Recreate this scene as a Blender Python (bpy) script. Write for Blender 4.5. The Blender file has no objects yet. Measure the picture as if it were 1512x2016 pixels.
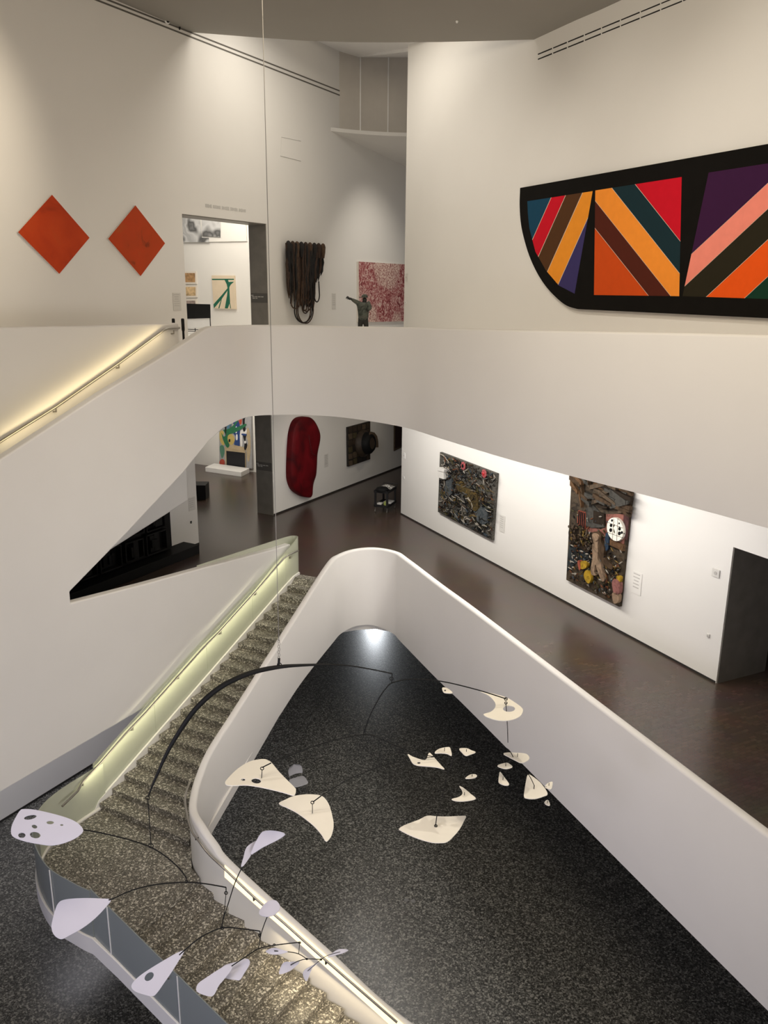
import bpy, bmesh, math, random
import numpy as np
from math import sin, cos, radians, pi
from mathutils import Vector, Matrix

random.seed(7)
rng = random.Random(11)
SC = bpy.context.scene
COL = SC.collection
EZ = 13.84                      # eye height above the ground floor

# ------------------------------------------------------------------ survey helpers (camera model used to measure the building)
F, CX, CY = 1614.6, 756.0, 1008.0
_p, _r = radians(15.209), radians(.569)
FW = np.array([0, cos(_p), -sin(_p)]); _u = np.array([0, sin(_p), cos(_p)]); _x = np.array([1., 0, 0])
RT = cos(_r) * _x + sin(_r) * _u; UP = -sin(_r) * _x + cos(_r) * _u
def ray(x, y): return FW + RT * (x - CX) / F + UP * (CY - y) / F
def W(P): return Vector((float(P[0]), float(P[1]), float(P[2]) + EZ))
def onz(x, y, z): d = ray(x, y); return d * (z / d[2])
def onpl(x, y, n, k): d = ray(x, y); return d * (k / (d @ n))
def aty(x, y, Y): d = ray(x, y); return d * (Y / d[1])
aL, aR = radians(28.71), radians(-25.83)
dL = np.array([sin(aL), cos(aL), 0]); dR = np.array([sin(aR), cos(aR), 0])
nL = np.array([cos(aL), -sin(aL), 0]); nR = np.array([cos(aR), -sin(aR), 0])
ZV = np.array([0, 0, 1.])
KL, KR = -18.0, 13.77           # left and right hall walls
F2, F3 = -8.3, -2.0             # gallery floors, relative to the eye
SOF2, SOF3 = -9.8, -3.3         # their soffits
LAND, GND = -11.45, -13.84
KP = -13.58                     # stair wall plane
def LP(s, k, z): return nL * k + dL * s + ZV * z      # point from left-wall coordinates
def RP(t, k, z): return nR * k + dR * t + ZV * z
lo_d = np.array([.857, -.5155, 0]); lo_n = np.array([.5155, .857, 0])   # lower flight axes
def SP(m, n, z): return lo_d * m + lo_n * n + ZV * z

# ------------------------------------------------------------------ object helpers
def tag(o, label=None, cat=None, group=None, kind=None):
    if label: o['label'] = label
    if cat: o['category'] = cat
    if group: o['group'] = group
    if kind: o['kind'] = kind
    return o
def thing(name, loc, label, cat, group=None):
    o = bpy.data.objects.new(name, None); COL.objects.link(o); o.location = W(loc); o.empty_display_size = .2
    return tag(o, label, cat, group)
def link(name, me, parent=None):
    o = bpy.data.objects.new(name, me); COL.objects.link(o)
    if parent is not None:
        o.parent = parent
        t = parent.location if parent.parent is None else Vector()   # meshes under a thing already sit in world space
        o.matrix_parent_inverse = Matrix.Translation(-t)
    return o
class MB:
    """collects polygons; build() links them as one mesh object"""
    def __init__(s): s.v = []; s.f = []; s.m = []; s.mats = []
    def mi(s, mat):
        if mat not in s.mats: s.mats.append(mat)
        return s.mats.index(mat)
    def add(s, vs, fs, mat):
        b = len(s.v); s.v += [tuple(map(float, q)) for q in vs]; i = s.mi(mat)
        for f in fs: s.f.append([b + j for j in f]); s.m.append(i)
    def prism(s, poly, vec, mat):
        poly = [np.asarray(q, float) for q in poly]; n = len(poly); vec = np.asarray(vec, float)
        s.add(poly + [q + vec for q in poly],
              [list(range(n))[::-1], list(range(n, 2 * n))] + [[i, (i + 1) % n, n + (i + 1) % n, n + i] for i in range(n)], mat)
    def hexa(s, a, b, mat):      # bottom quad, top quad
        s.add(list(a) + list(b), [[3, 2, 1, 0], [4, 5, 6, 7], [0, 1, 5, 4], [1, 2, 6, 5], [2, 3, 7, 6], [3, 0, 4, 7]], mat)
    def box(s, c, ax, ay, az, mat):   # centre + three half-axes
        c, ax, ay, az = [np.asarray(q, float) for q in (c, ax, ay, az)]
        s.hexa([c - ax - ay - az, c + ax - ay - az, c + ax + ay - az, c - ax + ay - az],
               [c - ax - ay + az, c + ax - ay + az, c + ax + ay + az, c - ax + ay + az], mat)
    def tube(s, pts, r, mat, n=8, closed=False):
        pts = [np.asarray(q, float) for q in pts]; rs = r if isinstance(r, (list, tuple)) else [r] * len(pts)
        rings = []; up = None; N = len(pts)
        for i, q in enumerate(pts):
            a = pts[(i - 1) % N] if (closed or i > 0) else q; b = pts[(i + 1) % N] if (closed or i < N - 1) else q
            t = b - a; t = t / (np.linalg.norm(t) + 1e-9)
            if up is None: up = np.array([0, 0, 1.]) if abs(t[2]) < .9 else np.array([1., 0, 0])
            x = np.cross(t, up); x /= np.linalg.norm(x) + 1e-9; y = np.cross(x, t); up = y
            rings.append([q + rs[i] * (cos(2 * pi * j / n) * x + sin(2 * pi * j / n) * y) for j in range(n)])
        vs = [v for g in rings for v in g]; fs = []
        for i in range(N if closed else N - 1):
            k = (i + 1) % N
            fs += [[i * n + j, i * n + (j + 1) % n, k * n + (j + 1) % n, k * n + j] for j in range(n)]
        if not closed: fs += [list(range(n))[::-1], [(N - 1) * n + j for j in range(n)]]
        s.add(vs, fs, mat)
    def lathe(s, c, prof, mat, n=20, axis=(0, 0, 1)):
        a = np.asarray(axis, float); a /= np.linalg.norm(a)
        x = np.cross(a, [0, 0, 1.] if abs(a[2]) < .9 else [1., 0, 0]); x /= np.linalg.norm(x); y = np.cross(a, x)
        c = np.asarray(c, float); vs = []
        for r, h in prof: vs += [c + a * h + r * (cos(2 * pi * j / n) * x + sin(2 * pi * j / n) * y) for j in range(n)]
        fs = []
        for i in range(len(prof) - 1): fs += [[i * n + j, i * n + (j + 1) % n, (i + 1) * n + (j + 1) % n, (i + 1) * n + j] for j in range(n)]
        fs += [list(range(n))[::-1], [(len(prof) - 1) * n + j for j in range(n)]]
        s.add(vs, fs, mat)
    def grid(s, rows, mat):
        m = len(rows[0]); vs = [q for r in rows for q in r]
        s.add(vs, [[i * m + j, i * m + j + 1, (i + 1) * m + j + 1, (i + 1) * m + j] for i in range(len(rows) - 1) for j in range(m - 1)], mat)
    def build(s, name, parent=None, smooth=None, bevel=0, seg=2, recalc=True):
        me = bpy.data.meshes.new(name)
        me.from_pydata([(x, y, z + EZ) for x, y, z in s.v], [], s.f)
        for m in s.mats: me.materials.append(m)
        for p, i in zip(me.polygons, s.m): p.material_index = i
        if recalc:
            bm = bmesh.new(); bm.from_mesh(me); bmesh.ops.recalc_face_normals(bm, faces=bm.faces[:]); bm.to_mesh(me); bm.free()
        if smooth is not None:
            me.polygons.foreach_set('use_smooth', [True] * len(me.polygons))
            me.set_sharp_from_angle(angle=radians(smooth))
        o = link(name, me, parent)
        if bevel:
            b = o.modifiers.new('bevel', 'BEVEL'); b.width = bevel; b.segments = seg; b.limit_method = 'ANGLE'; b.angle_limit = radians(50)
        return o
def structure(o): return tag(o, kind='structure')
def catmull(P, n=6, closed=False):
    P = [np.asarray(q, float) for q in P]; N = len(P); out = []
    for i in range(N if closed else N - 1):
        g = lambda j: P[j % N] if closed else P[min(max(j, 0), N - 1)]
        p0, p1, p2, p3 = g(i - 1), g(i), g(i + 1), g(i + 2)
        for j in range(n):
            t = j / n
            out.append(.5 * (2 * p1 + (p2 - p0) * t + (2 * p0 - 5 * p1 + 4 * p2 - p3) * t * t + (3 * p1 - p0 - 3 * p2 + p3) * t ** 3))
    if not closed: out.append(P[-1])
    return out
def ribbon(mb, path, th, mat, cap=.05):
    """path rows: x, y, z_top, z_bottom of the outer face; thickness to the left of travel"""
    P = [np.asarray(q, float) for q in path]; rows = []
    for i, q in enumerate(P):
        a = P[max(i - 1, 0)][:2]; b = P[min(i + 1, len(P) - 1)][:2]; t = b - a; t /= np.linalg.norm(t)
        n = np.array([-t[1], t[0]]); zt, zb = q[2], q[3]
        sec = [(0, zb), (0, zt - cap), (.012, zt - cap * .45), (.035, zt - cap * .12), (.07, zt), (th - .07, zt), (th - .035, zt - cap * .12), (th - .012, zt - cap * .45), (th, zt - cap), (th, zb)]
        rows.append([np.array([q[0] + n[0] * o, q[1] + n[1] * o, z]) for o, z in sec])
    m = len(rows[0]); vs = [v for r in rows for v in r]; fs = []
    for i in range(len(rows) - 1):
        fs += [[i * m + j, i * m + (j + 1) % m, (i + 1) * m + (j + 1) % m, (i + 1) * m + j] for j in range(m)]
    fs += [list(range(m)), [(len(rows) - 1) * m + j for j in range(m)][::-1]]
    mb.add(vs, fs, mat)

# ------------------------------------------------------------------ materials
def newmat(name):
    m = bpy.data.materials.new(name); m.use_nodes = True; nt = m.node_tree
    return m, nt, nt.nodes['Principled BSDF']
def N(nt, t, **kw):
    n = nt.nodes.new(t)
    for k, v in kw.items():
        if k in n.inputs: n.inputs[k].default_value = v
        else: setattr(n, k, v)
    return n
def plain(name, c, rough=.5, metal=0, noise=.04, scale=3., emit=0, spec=.5):
    m, nt, b = newmat(name)
    tc = N(nt, 'ShaderNodeTexCoord'); nz = N(nt, 'ShaderNodeTexNoise', Scale=scale, Detail=4.)
    nt.links.new(tc.outputs['Object'], nz.inputs['Vector'])
    rp = N(nt, 'ShaderNodeValToRGB'); e = rp.color_ramp.elements
    e[0].position = .3; e[1].position = .7
    e[0].color = [max(0, q * (1 - noise)) for q in c] + [1]; e[1].color = [min(1, q * (1 + noise)) for q in c] + [1]
    nt.links.new(nz.outputs['Fac'], rp.inputs['Fac']); nt.links.new(rp.outputs['Color'], b.inputs['Base Color'])
    b.inputs['Roughness'].default_value = rough; b.inputs['Metallic'].default_value = metal; b.inputs['Specular IOR Level'].default_value = spec
    if emit:
        b.inputs['Emission Color'].default_value = (*c, 1); b.inputs['Emission Strength'].default_value = emit
    return m
def terrazzo(name, base, chips, scale, rough, dens=.5, bump=0):
    m, nt, b = newmat(name); tc = N(nt, 'ShaderNodeTexCoord')
    v1 = N(nt, 'ShaderNodeTexVoronoi', Scale=scale); v2 = N(nt, 'ShaderNodeTexVoronoi', Scale=scale * 1.9)
    nz = N(nt, 'ShaderNodeTexNoise', Scale=scale * .5, Detail=2.)
    ad = N(nt, 'ShaderNodeVectorMath', operation='MULTIPLY_ADD'); ad.inputs[1].default_value = (.012, .012, .012)
    nt.links.new(nz.outputs['Color'], ad.inputs[0]); nt.links.new(tc.outputs['Object'], ad.inputs[2])
    for v in (v1, v2): nt.links.new(ad.outputs[0], v.inputs['Vector'])
    outs = []
    for v in (v1, v2):
        sp = N(nt, 'ShaderNodeSeparateColor'); nt.links.new(v.outputs['Color'], sp.inputs['Color'])
        rp = N(nt, 'ShaderNodeValToRGB'); rp.color_ramp.interpolation = 'CONSTANT'; cr = rp.color_ramp
        cr.elements[0].position = 0; cr.elements[0].color = (*base, 1)
        cr.elements[1].position = 1 - dens; cr.elements[1].color = (*chips[0], 1)
        for i, c in enumerate(chips[1:]):
            e = cr.elements.new(1 - dens + dens * (i + 1) / len(chips)); e.color = (*c, 1)
        nt.links.new(sp.outputs['Red'], rp.inputs['Fac']); outs.append(rp)
    mx = N(nt, 'ShaderNodeMix', data_type='RGBA'); mx.inputs['Factor'].default_value = .35
    nt.links.new(outs[0].outputs['Color'], mx.inputs[6]); nt.links.new(outs[1].outputs['Color'], mx.inputs[7])
    nt.links.new(mx.outputs[2], b.inputs['Base Color']); b.inputs['Roughness'].default_value = rough
    return m
def blockfloor(name):
    m, nt, b = newmat(name); tc = N(nt, 'ShaderNodeTexCoord'); mp = N(nt, 'ShaderNodeMapping'); mp.inputs['Rotation'].default_value = (0, 0, aR)
    nt.links.new(tc.outputs['Object'], mp.inputs['Vector'])
    br = N(nt, 'ShaderNodeTexBrick', Scale=1., **{'Mortar Size': .004, 'Brick Width': .16, 'Row Height': .08, 'Bias': 0.})
    br.inputs['Color1'].default_value = (.098, .068, .053, 1); br.inputs['Color2'].default_value = (.076, .052, .041, 1); br.inputs['Mortar'].default_value = (.060, .041, .032, 1)
    nz = N(nt, 'ShaderNodeTexNoise', Scale=1.3, Detail=5.)
    nt.links.new(mp.outputs[0], br.inputs['Vector']); nt.links.new(tc.outputs['Object'], nz.inputs['Vector'])
    mx = N(nt, 'ShaderNodeMix', data_type='RGBA', blend_type='MULTIPLY'); mx.inputs['Factor'].default_value = .5
    nt.links.new(br.outputs['Color'], mx.inputs[6]); nt.links.new(nz.outputs['Color'], mx.inputs[7])
    nt.links.new(mx.outputs[2], b.inputs['Base Color']); b.inputs['Roughness'].default_value = .27; b.inputs['Specular IOR Level'].default_value = .7
    return m
def glassy(name, c, fac, rough=.25):
    m, nt, b = newmat(name)
    b.inputs['Base Color'].default_value = (*c, 1); b.inputs['Roughness'].default_value = rough
    nz = N(nt, 'ShaderNodeTexNoise', Scale=.7); mr = N(nt, 'ShaderNodeMapRange')
    mr.inputs['To Min'].default_value = fac - .04; mr.inputs['To Max'].default_value = fac + .04
    nt.links.new(nz.outputs['Fac'], mr.inputs['Value'])
    tr = N(nt, 'ShaderNodeBsdfTransparent'); tr.inputs['Color'].default_value = (.86, .93, .88, 1)
    mx = N(nt, 'ShaderNodeMixShader'); out = nt.nodes['Material Output']
    nt.links.new(mr.outputs[0], mx.inputs[0]); nt.links.new(tr.outputs[0], mx.inputs[1]); nt.links.new(b.outputs[0], mx.inputs[2])
    nt.links.new(mx.outputs[0], out.inputs['Surface'])
    return m
def scribble(name, cols, scale, rough=.6, dist=1.5, stops=None, detail=6.):
    m, nt, b = newmat(name); tc = N(nt, 'ShaderNodeTexCoord'); nz = N(nt, 'ShaderNodeTexNoise', Scale=scale, Detail=detail, Distortion=dist)
    nt.links.new(tc.outputs['Object'], nz.inputs['Vector']); rp = N(nt, 'ShaderNodeValToRGB'); cr = rp.color_ramp
    stops = stops or [.3 + .4 * i / (len(cols) - 1) for i in range(len(cols))]
    cr.elements[0].position = stops[0]; cr.elements[0].color = (*cols[0], 1); cr.elements[1].position = stops[-1]; cr.elements[1].color = (*cols[-1], 1)
    for q, c in list(zip(stops, cols))[1:-1]: e = cr.elements.new(q); e.color = (*c, 1)
    nt.links.new(nz.outputs['Fac'], rp.inputs['Fac']); nt.links.new(rp.outputs['Color'], b.inputs['Base Color']); b.inputs['Roughness'].default_value = rough; b.inputs['Specular IOR Level'].default_value = .2
    return m
M = {}
M['wall'] = plain('white_wall_paint', (.80, .78, .74), .75, noise=.012, scale=.6)
M['ribbon'] = plain('smooth_white_plaster', (.80, .785, .76), .55, noise=.012, scale=.8)
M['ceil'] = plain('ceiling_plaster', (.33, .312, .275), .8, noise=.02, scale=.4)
M['jamb'] = plain('dark_grey_jamb_metal', (.21, .195, .17), .45, metal=.2, noise=.1)
M['ground'] = terrazzo('dark_terrazzo', (.029, .029, .027), [(.062, .062, .057), (.105, .105, .097), (.17, .168, .154), (.34, .335, .305)], 30, .26, .62)
M['stair'] = terrazzo('grey_brown_terrazzo', (.072, .066, .056), [(.10, .092, .077), (.16, .147, .123), (.27, .25, .21), (.74, .71, .63)], 34, .34, .60)
M['wood'] = blockfloor('dark_wood_block')
M['glass'] = glassy('green_tinted_glass', (.74, .75, .62), .62)
M['glass2'] = glassy('smoky_glass', (.27, .30, .30), .86)
M['steel'] = plain('brushed_steel', (.38, .36, .33), .35, metal=.9, noise=.08)
M['black'] = plain('black_paint', (.007, .007, .007), .6, noise=.2, spec=.25)
M['blackmetal'] = plain('black_steel', (.007, .007, .007), .6, noise=.15, spec=.2)
M['cream'] = plain('warm_white_sheet', (.86, .82, .72), .5, noise=.02)
M['cool_shade'] = plain('shaded_white_sheet', (.56, .55, .63), .5, noise=.02)  # left mobile plates, with their shade painted into the colour
M['card'] = plain('label_card', (.66, .64, .60), .7, noise=.05, scale=30)
M['cardtext'] = plain('label_print', (.52, .50, .47), .8, noise=.1)
M['led'] = plain('warm_light_diffuser', (1.0, .84, .52), .5, emit=.9, noise=.01)
M['whitepaint'] = plain('white_gloss', (.85, .84, .82), .4, noise=.02)
M['dark'] = plain('slot_black', (.012, .011, .010), .9, noise=.1)
M['shadowgap'] = plain('shadow_gap', (.02, .018, .016), .9, noise=.1)

# ------------------------------------------------------------------ floors
mb = MB(); mb.add([(-34, -6, GND), (30, -6, GND), (30, 52, GND), (-34, 52, GND)], [[0, 1, 2, 3]], M['ground']); structure(mb.build('floor'))
slab2 = [(25, 0), (25, 50), (-27, 50), (-27, 10), (-10.0, 10.04), (-2.83, 23.15), (-1.33, 22.33), (-.81, 22.58), (-.226, 22.68), (.36, 22.42), (.62, 21.87), (7.38, 5.07), (9.4, 0)]
mb = MB(); mb.prism([(x, y, SOF2 + .02) for x, y in slab2], (0, 0, F2 - SOF2 - .03), M['ribbon'])
structure(mb.build('ceiling_ground'))
mb = MB(); mb.prism([(x, y, F2 - .008) for x, y in slab2], (0, 0, .008), M['wood']); structure(mb.build('floor_second'))
band_pts = [(-3.84, 21.26, -.93), (-3.52, 21.74, -.935), (-3.06, 21.97, -.937), (-2.164, 22.03, -.94), (-1.05, 21.62, -.94), (.40, 20.24, -.88), (1.32, 18.55, -.825), (2.43, 16.45, -.745), (3.5, 14.72, -.68), (4.56, 13.12, -.615), (5.58, 11.45, -.56), (6.8, 9.3, -.5), (8.2, 6.6, -.44)]
bp = catmull(band_pts, 8)
slab3 = [(25, 0), (25, 50), (-27, 50), (-27, 12)] + [tuple(LP(s, -16.2, 0)[:2]) for s in (7, 17.6)] + [tuple(LP(17.3, -13.7, 0)[:2])] + [(q[0] + .08, q[1] + .1) for q in bp[6:]] + [(9.5, 0)]
mb = MB(); mb.prism([(x, y, SOF3) for x, y in slab3], (0, 0, F3 - SOF3), M['ribbon']); structure(mb.build('floor_third'))

# ------------------------------------------------------------------ hall walls
def cells(P, cols, rows, holes, k0, k1, mat, mb):
    for i in range(len(cols) - 1):
        for j in range(len(rows) - 1):
            if (i, j) in holes: continue
            a, b, c, d = cols[i], cols[i + 1], rows[j], rows[j + 1]
            mb.hexa([P(a, k0, c), P(b, k0, c), P(b, k1, c), P(a, k1, c)], [P(a, k0, d), P(b, k0, d), P(b, k1, d), P(a, k1, d)], mat)
mb = MB(); cells(LP, [2, 20.0, 24.22, 29.5, 46], [GND - .1, F2 - .1, -3.4, F3 - .1, 2.13, 9.9], {(1, 1), (1, 3), (3, 0)}, KL, KL - .78, M['wall'], mb); structure(mb.build('wall_left'))
mb = MB(); cells(RP, [2, 8.2, 11.6, 26.97], [F2 - .1, -5.155, 9.9], {(1, 0)}, KR, KR + 1.5, M['wall'], mb); structure(mb.build('wall_right'))
# door linings
mb = MB()
for z0, z1 in ((F2, -3.4), (F3, 2.13)):
    mb.box(LP(24.215, KL - .4, (z0 + z1) / 2), nL * .37, dL * .012, ZV * (z1 - z0) / 2, M['jamb'])
    mb.box(LP(22.1, KL - .4, z1 - .012), nL * .37, dL * 2.1, ZV * .012, M['jamb'])
structure(mb.build('trim_1'))
mb = MB(); mb.box(RP(11.59, KR + .76, (F2 - 5.155) / 2), nR * .74, dR * .012, ZV * (-5.155 - F2) / 2, M['jamb']); structure(mb.build('trim_2'))
mb = MB(); mb.box(RP(8.2, KR + 3.6, -6.6), nR * .06, dR * 6, ZV * 1.7, M['jamb']); structure(mb.build('wall_side_room'))
# dark strips painting the shade of the recess at the wall feet
mb = MB(); mb.box(LP(11, KL + .004, F2 + .03), nL * .01, dL * 9, ZV * .03, M['shadowgap']); mb.box(LP(35.1, KL + .004, F2 + .03), nL * .01, dL * 10.9, ZV * .03, M['shadowgap']); structure(mb.build('shade_strip_left'))
mb = MB(); mb.box(RP(19.3, KR - .004, F2 + .022), nR * .01, dR * 7.68, ZV * .022, M['shadowgap']); structure(mb.build('shade_strip_right'))
mb = MB(); mb.box(LP(12, KL + .004, GND + .03), nL * .01, dL * 10, ZV * .03, M['shadowgap']); structure(mb.build('shade_strip_ground'))
# rooms behind the left wall and the far ends
mb = MB(); cells(LP, [29.9, 30.2], [GND, 9], set(), -18.8, -36, M['wall'], mb); structure(mb.build('wall_gallery'))
mb = MB(); mb.box(LP(25, -27.5, 5.2), nL * 8.8, dL * 5, ZV * .1, M['wall']); structure(mb.build('ceiling_gallery'))
mb = MB(); mb.box((3, 50, -2), (30, 0, 0), (0, .1, 0), (0, 0, 12), M['wall']); structure(mb.build('wall_back'))
# step in the upper gallery wall
a, b = onpl(352, 477.3, dL, 29.9), onpl(487, 475, dL, 29.9)
mb = MB(); mb.prism([a - dL * .06, b - dL * .06, b + ZV * 2.6 - dL * .06, a + ZV * 2.6 - dL * .06], dL * .07, M['wall']); structure(mb.build('trim_3'))

# ------------------------------------------------------------------ ceilings
edge = [((374, 61), 7.25), ((440, 67.5), 7.15), ((517, 74), 7.04), ((600, 80), 6.92), ((690, 83), 6.78), ((757, 83.5), 6.68), ((857, 82.5), 6.54), ((955, 80), 6.4), ((1056, 76.5), 6.25)]
E0 = [onz(x, y, z) for (x, y), z in edge]; E0[0] = LP(E0[0] @ dL, KL - .2, 7.25)
E0[-1] = E0[-1] + np.array([.3, 0, 0])
rows = []
for i in range(13):
    f = i / 12; row = []
    for j, q in enumerate(E0):
        u = j / (len(E0) - 1); Y = q[1] * (1 - f) + (-3) * f
        xl, xr = -18.0 / nL[0] * 1 + math.tan(aL) * Y - .3, 13.77 / nR[0] + math.tan(aR) * Y + .3
        u0 = (q[0] - (-18.0 / nL[0] + math.tan(aL) * q[1])) / max(.01, (13.77 / nR[0] + math.tan(aR) * q[1]) - (-18.0 / nL[0] + math.tan(aL) * q[1]))
        uu = u0 * (1 - f) + u * f
        z = q[2] + f * (.35 + .15 * (1 - u)) - .35 * sin(pi * f) * sin(pi * u)
        row.append(np.array([xl + (xr - xl) * uu if 0 < j < len(E0) - 1 else (xl if j == 0 else xr), Y, z]))
    rows.append(row)
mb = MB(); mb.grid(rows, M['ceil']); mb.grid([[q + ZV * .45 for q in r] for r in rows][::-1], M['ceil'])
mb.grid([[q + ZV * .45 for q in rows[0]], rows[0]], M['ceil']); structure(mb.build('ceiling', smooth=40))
c2 = [onpl(600, 70, nL, KL - .1), onpl(673, 103, nL, KL - .1), aty(673, 103, 36) * 1.0, onpl(803, 98, nR, KR + .2), onpl(880, 76, nR, KR + .2)]
c2 = [LP(26.0, KL - .3, 8.6), LP(30.2, KL - .3, 8.62), LP(33, KL - .3, 9.0), np.array([2.2, 36.6, 8.95]), RP(26.97, KR + .3, 7.67), RP(25, KR + .3, 7.5), RP(19, KR + .3, 7.5)]
mb = MB(); mb.prism(c2, (0, 0, .3), M['whitepaint']); structure(mb.build('ceiling_upper'))
# curved grey bridge end and its lip high between the walls
pl = catmull([(-1.85, 34.1), (-.9, 34.75), (0, 35.1), (.95, 35.25), (2.4, 35.3)], 6)
tops = [9.2 for q in pl]
mb = MB(); gm = plain('grey_plaster', (.62, .58, .52), .7, noise=.02)
mb.grid([[np.array([x, y, 9.1]) for x, y in pl], [np.array([x, y, 5.8]) for x, y in pl]], gm)
for px in (705, 765):
    d = ray(px, 180)[:2]
    i = min(range(len(pl)), key=lambda i: abs(pl[i][0] / pl[i][1] - d[0] / d[1])); q = pl[i]
    mb.box((q[0], q[1] - .012, 7.4), (.022, 0, 0), (0, .012, 0), (0, 0, 1.55), M['whitepaint'])
structure(mb.build('wall_bridge'))
lip = catmull([(-2.15, 33.55), (-1.3, 34.0), (-.3, 34.35), (.7, 34.5), (2.4, 34.55)], 6)
mb = MB(); und = [(x, y, 5.72) for x, y in lip] + [(3.4, 39.4, 5.2), (1.0, 39.3, 5.2)]
mb.prism(und, (0, 0, .13), M['wall']); structure(mb.build('ceiling_bridge'))

# ------------------------------------------------------------------ stair wall (one plane carrying upper stair parapet, cut-out and edge of the second floor)
sheet = [(3, -5.62), (9.77, -3.16), (12.335, -2.188), (14.89, -1.298), (15.7, -.98), (15.95, -.925), (17.0, -.93), (17.45, -3.29), (16.84, -3.353), (16.22, -3.467), (15.617, -3.728), (14.65, -4.349), (12.743, -5.37), (11.057, -6.22), (11.056, -6.471), (13.09, -6.708), (15.2, -6.925), (18.36, -7.28), (19.05, -7.33), (19.05, SOF2), (3, SOF2)]
mb = MB(); mb.prism([LP(s, KP, z) for s, z in sheet], -nL * .22, M['ribbon']); structure(mb.build('wall_stair', bevel=.035, seg=3))
mb = MB(); rail = [(4.0, -.88), (11.8, -.884), (12.9, -.895), (14.5, -.93), (17.54, -.955)]
mb.prism([LP(s, -16.1, z) for s, z in rail] + [LP(17.54, -16.1, -6), LP(4.0, -16.1, -9.0)], -nL * .2, M['ribbon']); structure(mb.build('wall_stair_back', bevel=.05, seg=3))
# sloping underside of the upper stair
mb = MB(); so = [(17.45, -3.32), (16.22, -3.48), (14.65, -4.36), (11.057, -6.24), (5, -9.4)]
mb.prism([LP(s, KP - .2, z + .03) for s, z in so] + [LP(s, KP - .2, z + .9) for s, z in so[::-1]], -nL * 2.35, M['ribbon']); structure(mb.build('ceiling_stair'))
# balcony band
mb = MB()
ribbon(mb, [(q[0], q[1], q[2], SOF3) for q in bp], .2, M['ribbon']); structure(mb.build('wall_balcony', smooth=35))

# ------------------------------------------------------------------ well balustrade: right parapet, rounded end, sweep down beside both flights
path = [(7.9, 3.9, -7.23, -9.8), (5.436, 9.969, -7.23, -9.8), (4.142, 13.204, -7.23, -9.8), (2.25, 17.962, -7.23, -9.8), (1.543, 19.657, -7.23, -9.8), (.72, 21.72, -7.23, -9.78),
        (.40, 22.36, -7.23, -9.72), (-.226, 22.72, -7.23, -9.62), (-.85, 22.57, -7.23, -9.58), (-1.33, 22.02, -7.23, -9.6), (-1.6, 21.27, -7.27, -9.64), (-2.28, 19.68, -8.02, -10.0), (-2.77, 18.55, -8.58, -10.42),
        (-3.44, 17.01, -9.35, -10.95), (-3.84, 16.03, -9.78, -11.28), (-3.97, 15.45, -10.04, -11.42), (-3.985, 14.95, -10.18, -11.6), (-3.89, 14.44, -10.24, -11.85), (-3.62, 13.99, -10.27, -12.05), (-3.3, 13.71, -10.5, -12.2), (-3.0, 13.52, -10.76, -12.35),
        (-1.8, 12.88, -11.44, -12.95), (-.98, 12.42, -11.86, -13.4), (.33, 11.69, -12.55, -13.84), (2.6, 10.33, -13.0, -13.84)]
wp = catmull(path, 6)
mb = MB(); ribbon(mb, [tuple(q) for q in wp][::1], .17, M['ribbon']); structure(mb.build('wall_balustrade', smooth=35))

# ------------------------------------------------------------------ terrazzo staircase
st = thing('staircase', (-5.5, 15, GND), 'speckled terrazzo staircase with tinted glass side, turning at a landing above the dark floor', 'staircase')
def kr(s): return float(np.interp(s, [11.14, 11.6, 12.2, 13.26, 14.94, 16.17, 17.88, 18.67], [-10.77, -10.97, -11.09, -11.19, -11.34, -11.45, -11.62, -11.74])) + .05
SN = lambda i: 18.549 - (i - 1) * .3905
for i in range(1, 21):
    s0, s1 = SN(i) - .012, SN(i) + .40; z = F2 - .15 * i
    mb = MB()
    mb.hexa([LP(s0, -13.37, z - .24), LP(s0, kr(s0), z - .24), LP(s1, kr(s1), z - .24), LP(s1, -13.37, z - .24)], [LP(s0, -13.37, z), LP(s0, kr(s0), z), LP(s1, kr(s1), z), LP(s1, -13.37, z)], M['stair'])
    mb.build('step', st, bevel=.012)
mb = MB(); mb.hexa([LP(18.55, -13.37, F2 - .3), LP(18.55, -11.7, F2 - .3), LP(19.35, -11.95, F2 - .3), LP(19.2, -13.37, F2 - .3)], [LP(18.94, -13.37, F2 + .006), LP(18.94, -11.7, F2 + .006), LP(19.35, -11.95, F2 + .006), LP(19.2, -13.37, F2 + .006)], M['stair']); mb.build('step', st)
lpts = [tuple(LP(11.25, -13.38, 0)[:2]), (-6.85, 15.28), (-6.98, 14.6), (-6.78, 13.85), (-6.2, 13.02), (-5.55, 12.56), (-5.19, 12.36), tuple(SP(-10.3, 7.92, 0)[:2]), tuple(SP(-10.3, 10.08, 0)[:2]), (-3.86, 14.25), (-4.0, 14.85), tuple(LP(11.25, -10.64, 0)[:2])]
mb = MB(); mb.prism([(x, y, LAND - .3) for x, y in lpts], (0, 0, .3), M['stair']); mb.build('landing', st)
MN = lambda i: -10.30 + .3852 * i
for i in range(1, 16):
    z = LAND - .15 * i; m0, m1 = MN(i - 1) - .03, MN(i) + .012
    mb = MB(); mb.hexa([SP(m0, 7.92, z - .24), SP(m1, 7.92, z - .24), SP(m1, 10.1, z - .24), SP(m0, 10.1, z - .24)], [SP(m0, 7.92, z), SP(m1, 7.92, z), SP(m1, 10.1, z), SP(m0, 10.1, z)], M['stair'])
    mb.build('step', st, bevel=.012)
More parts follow.
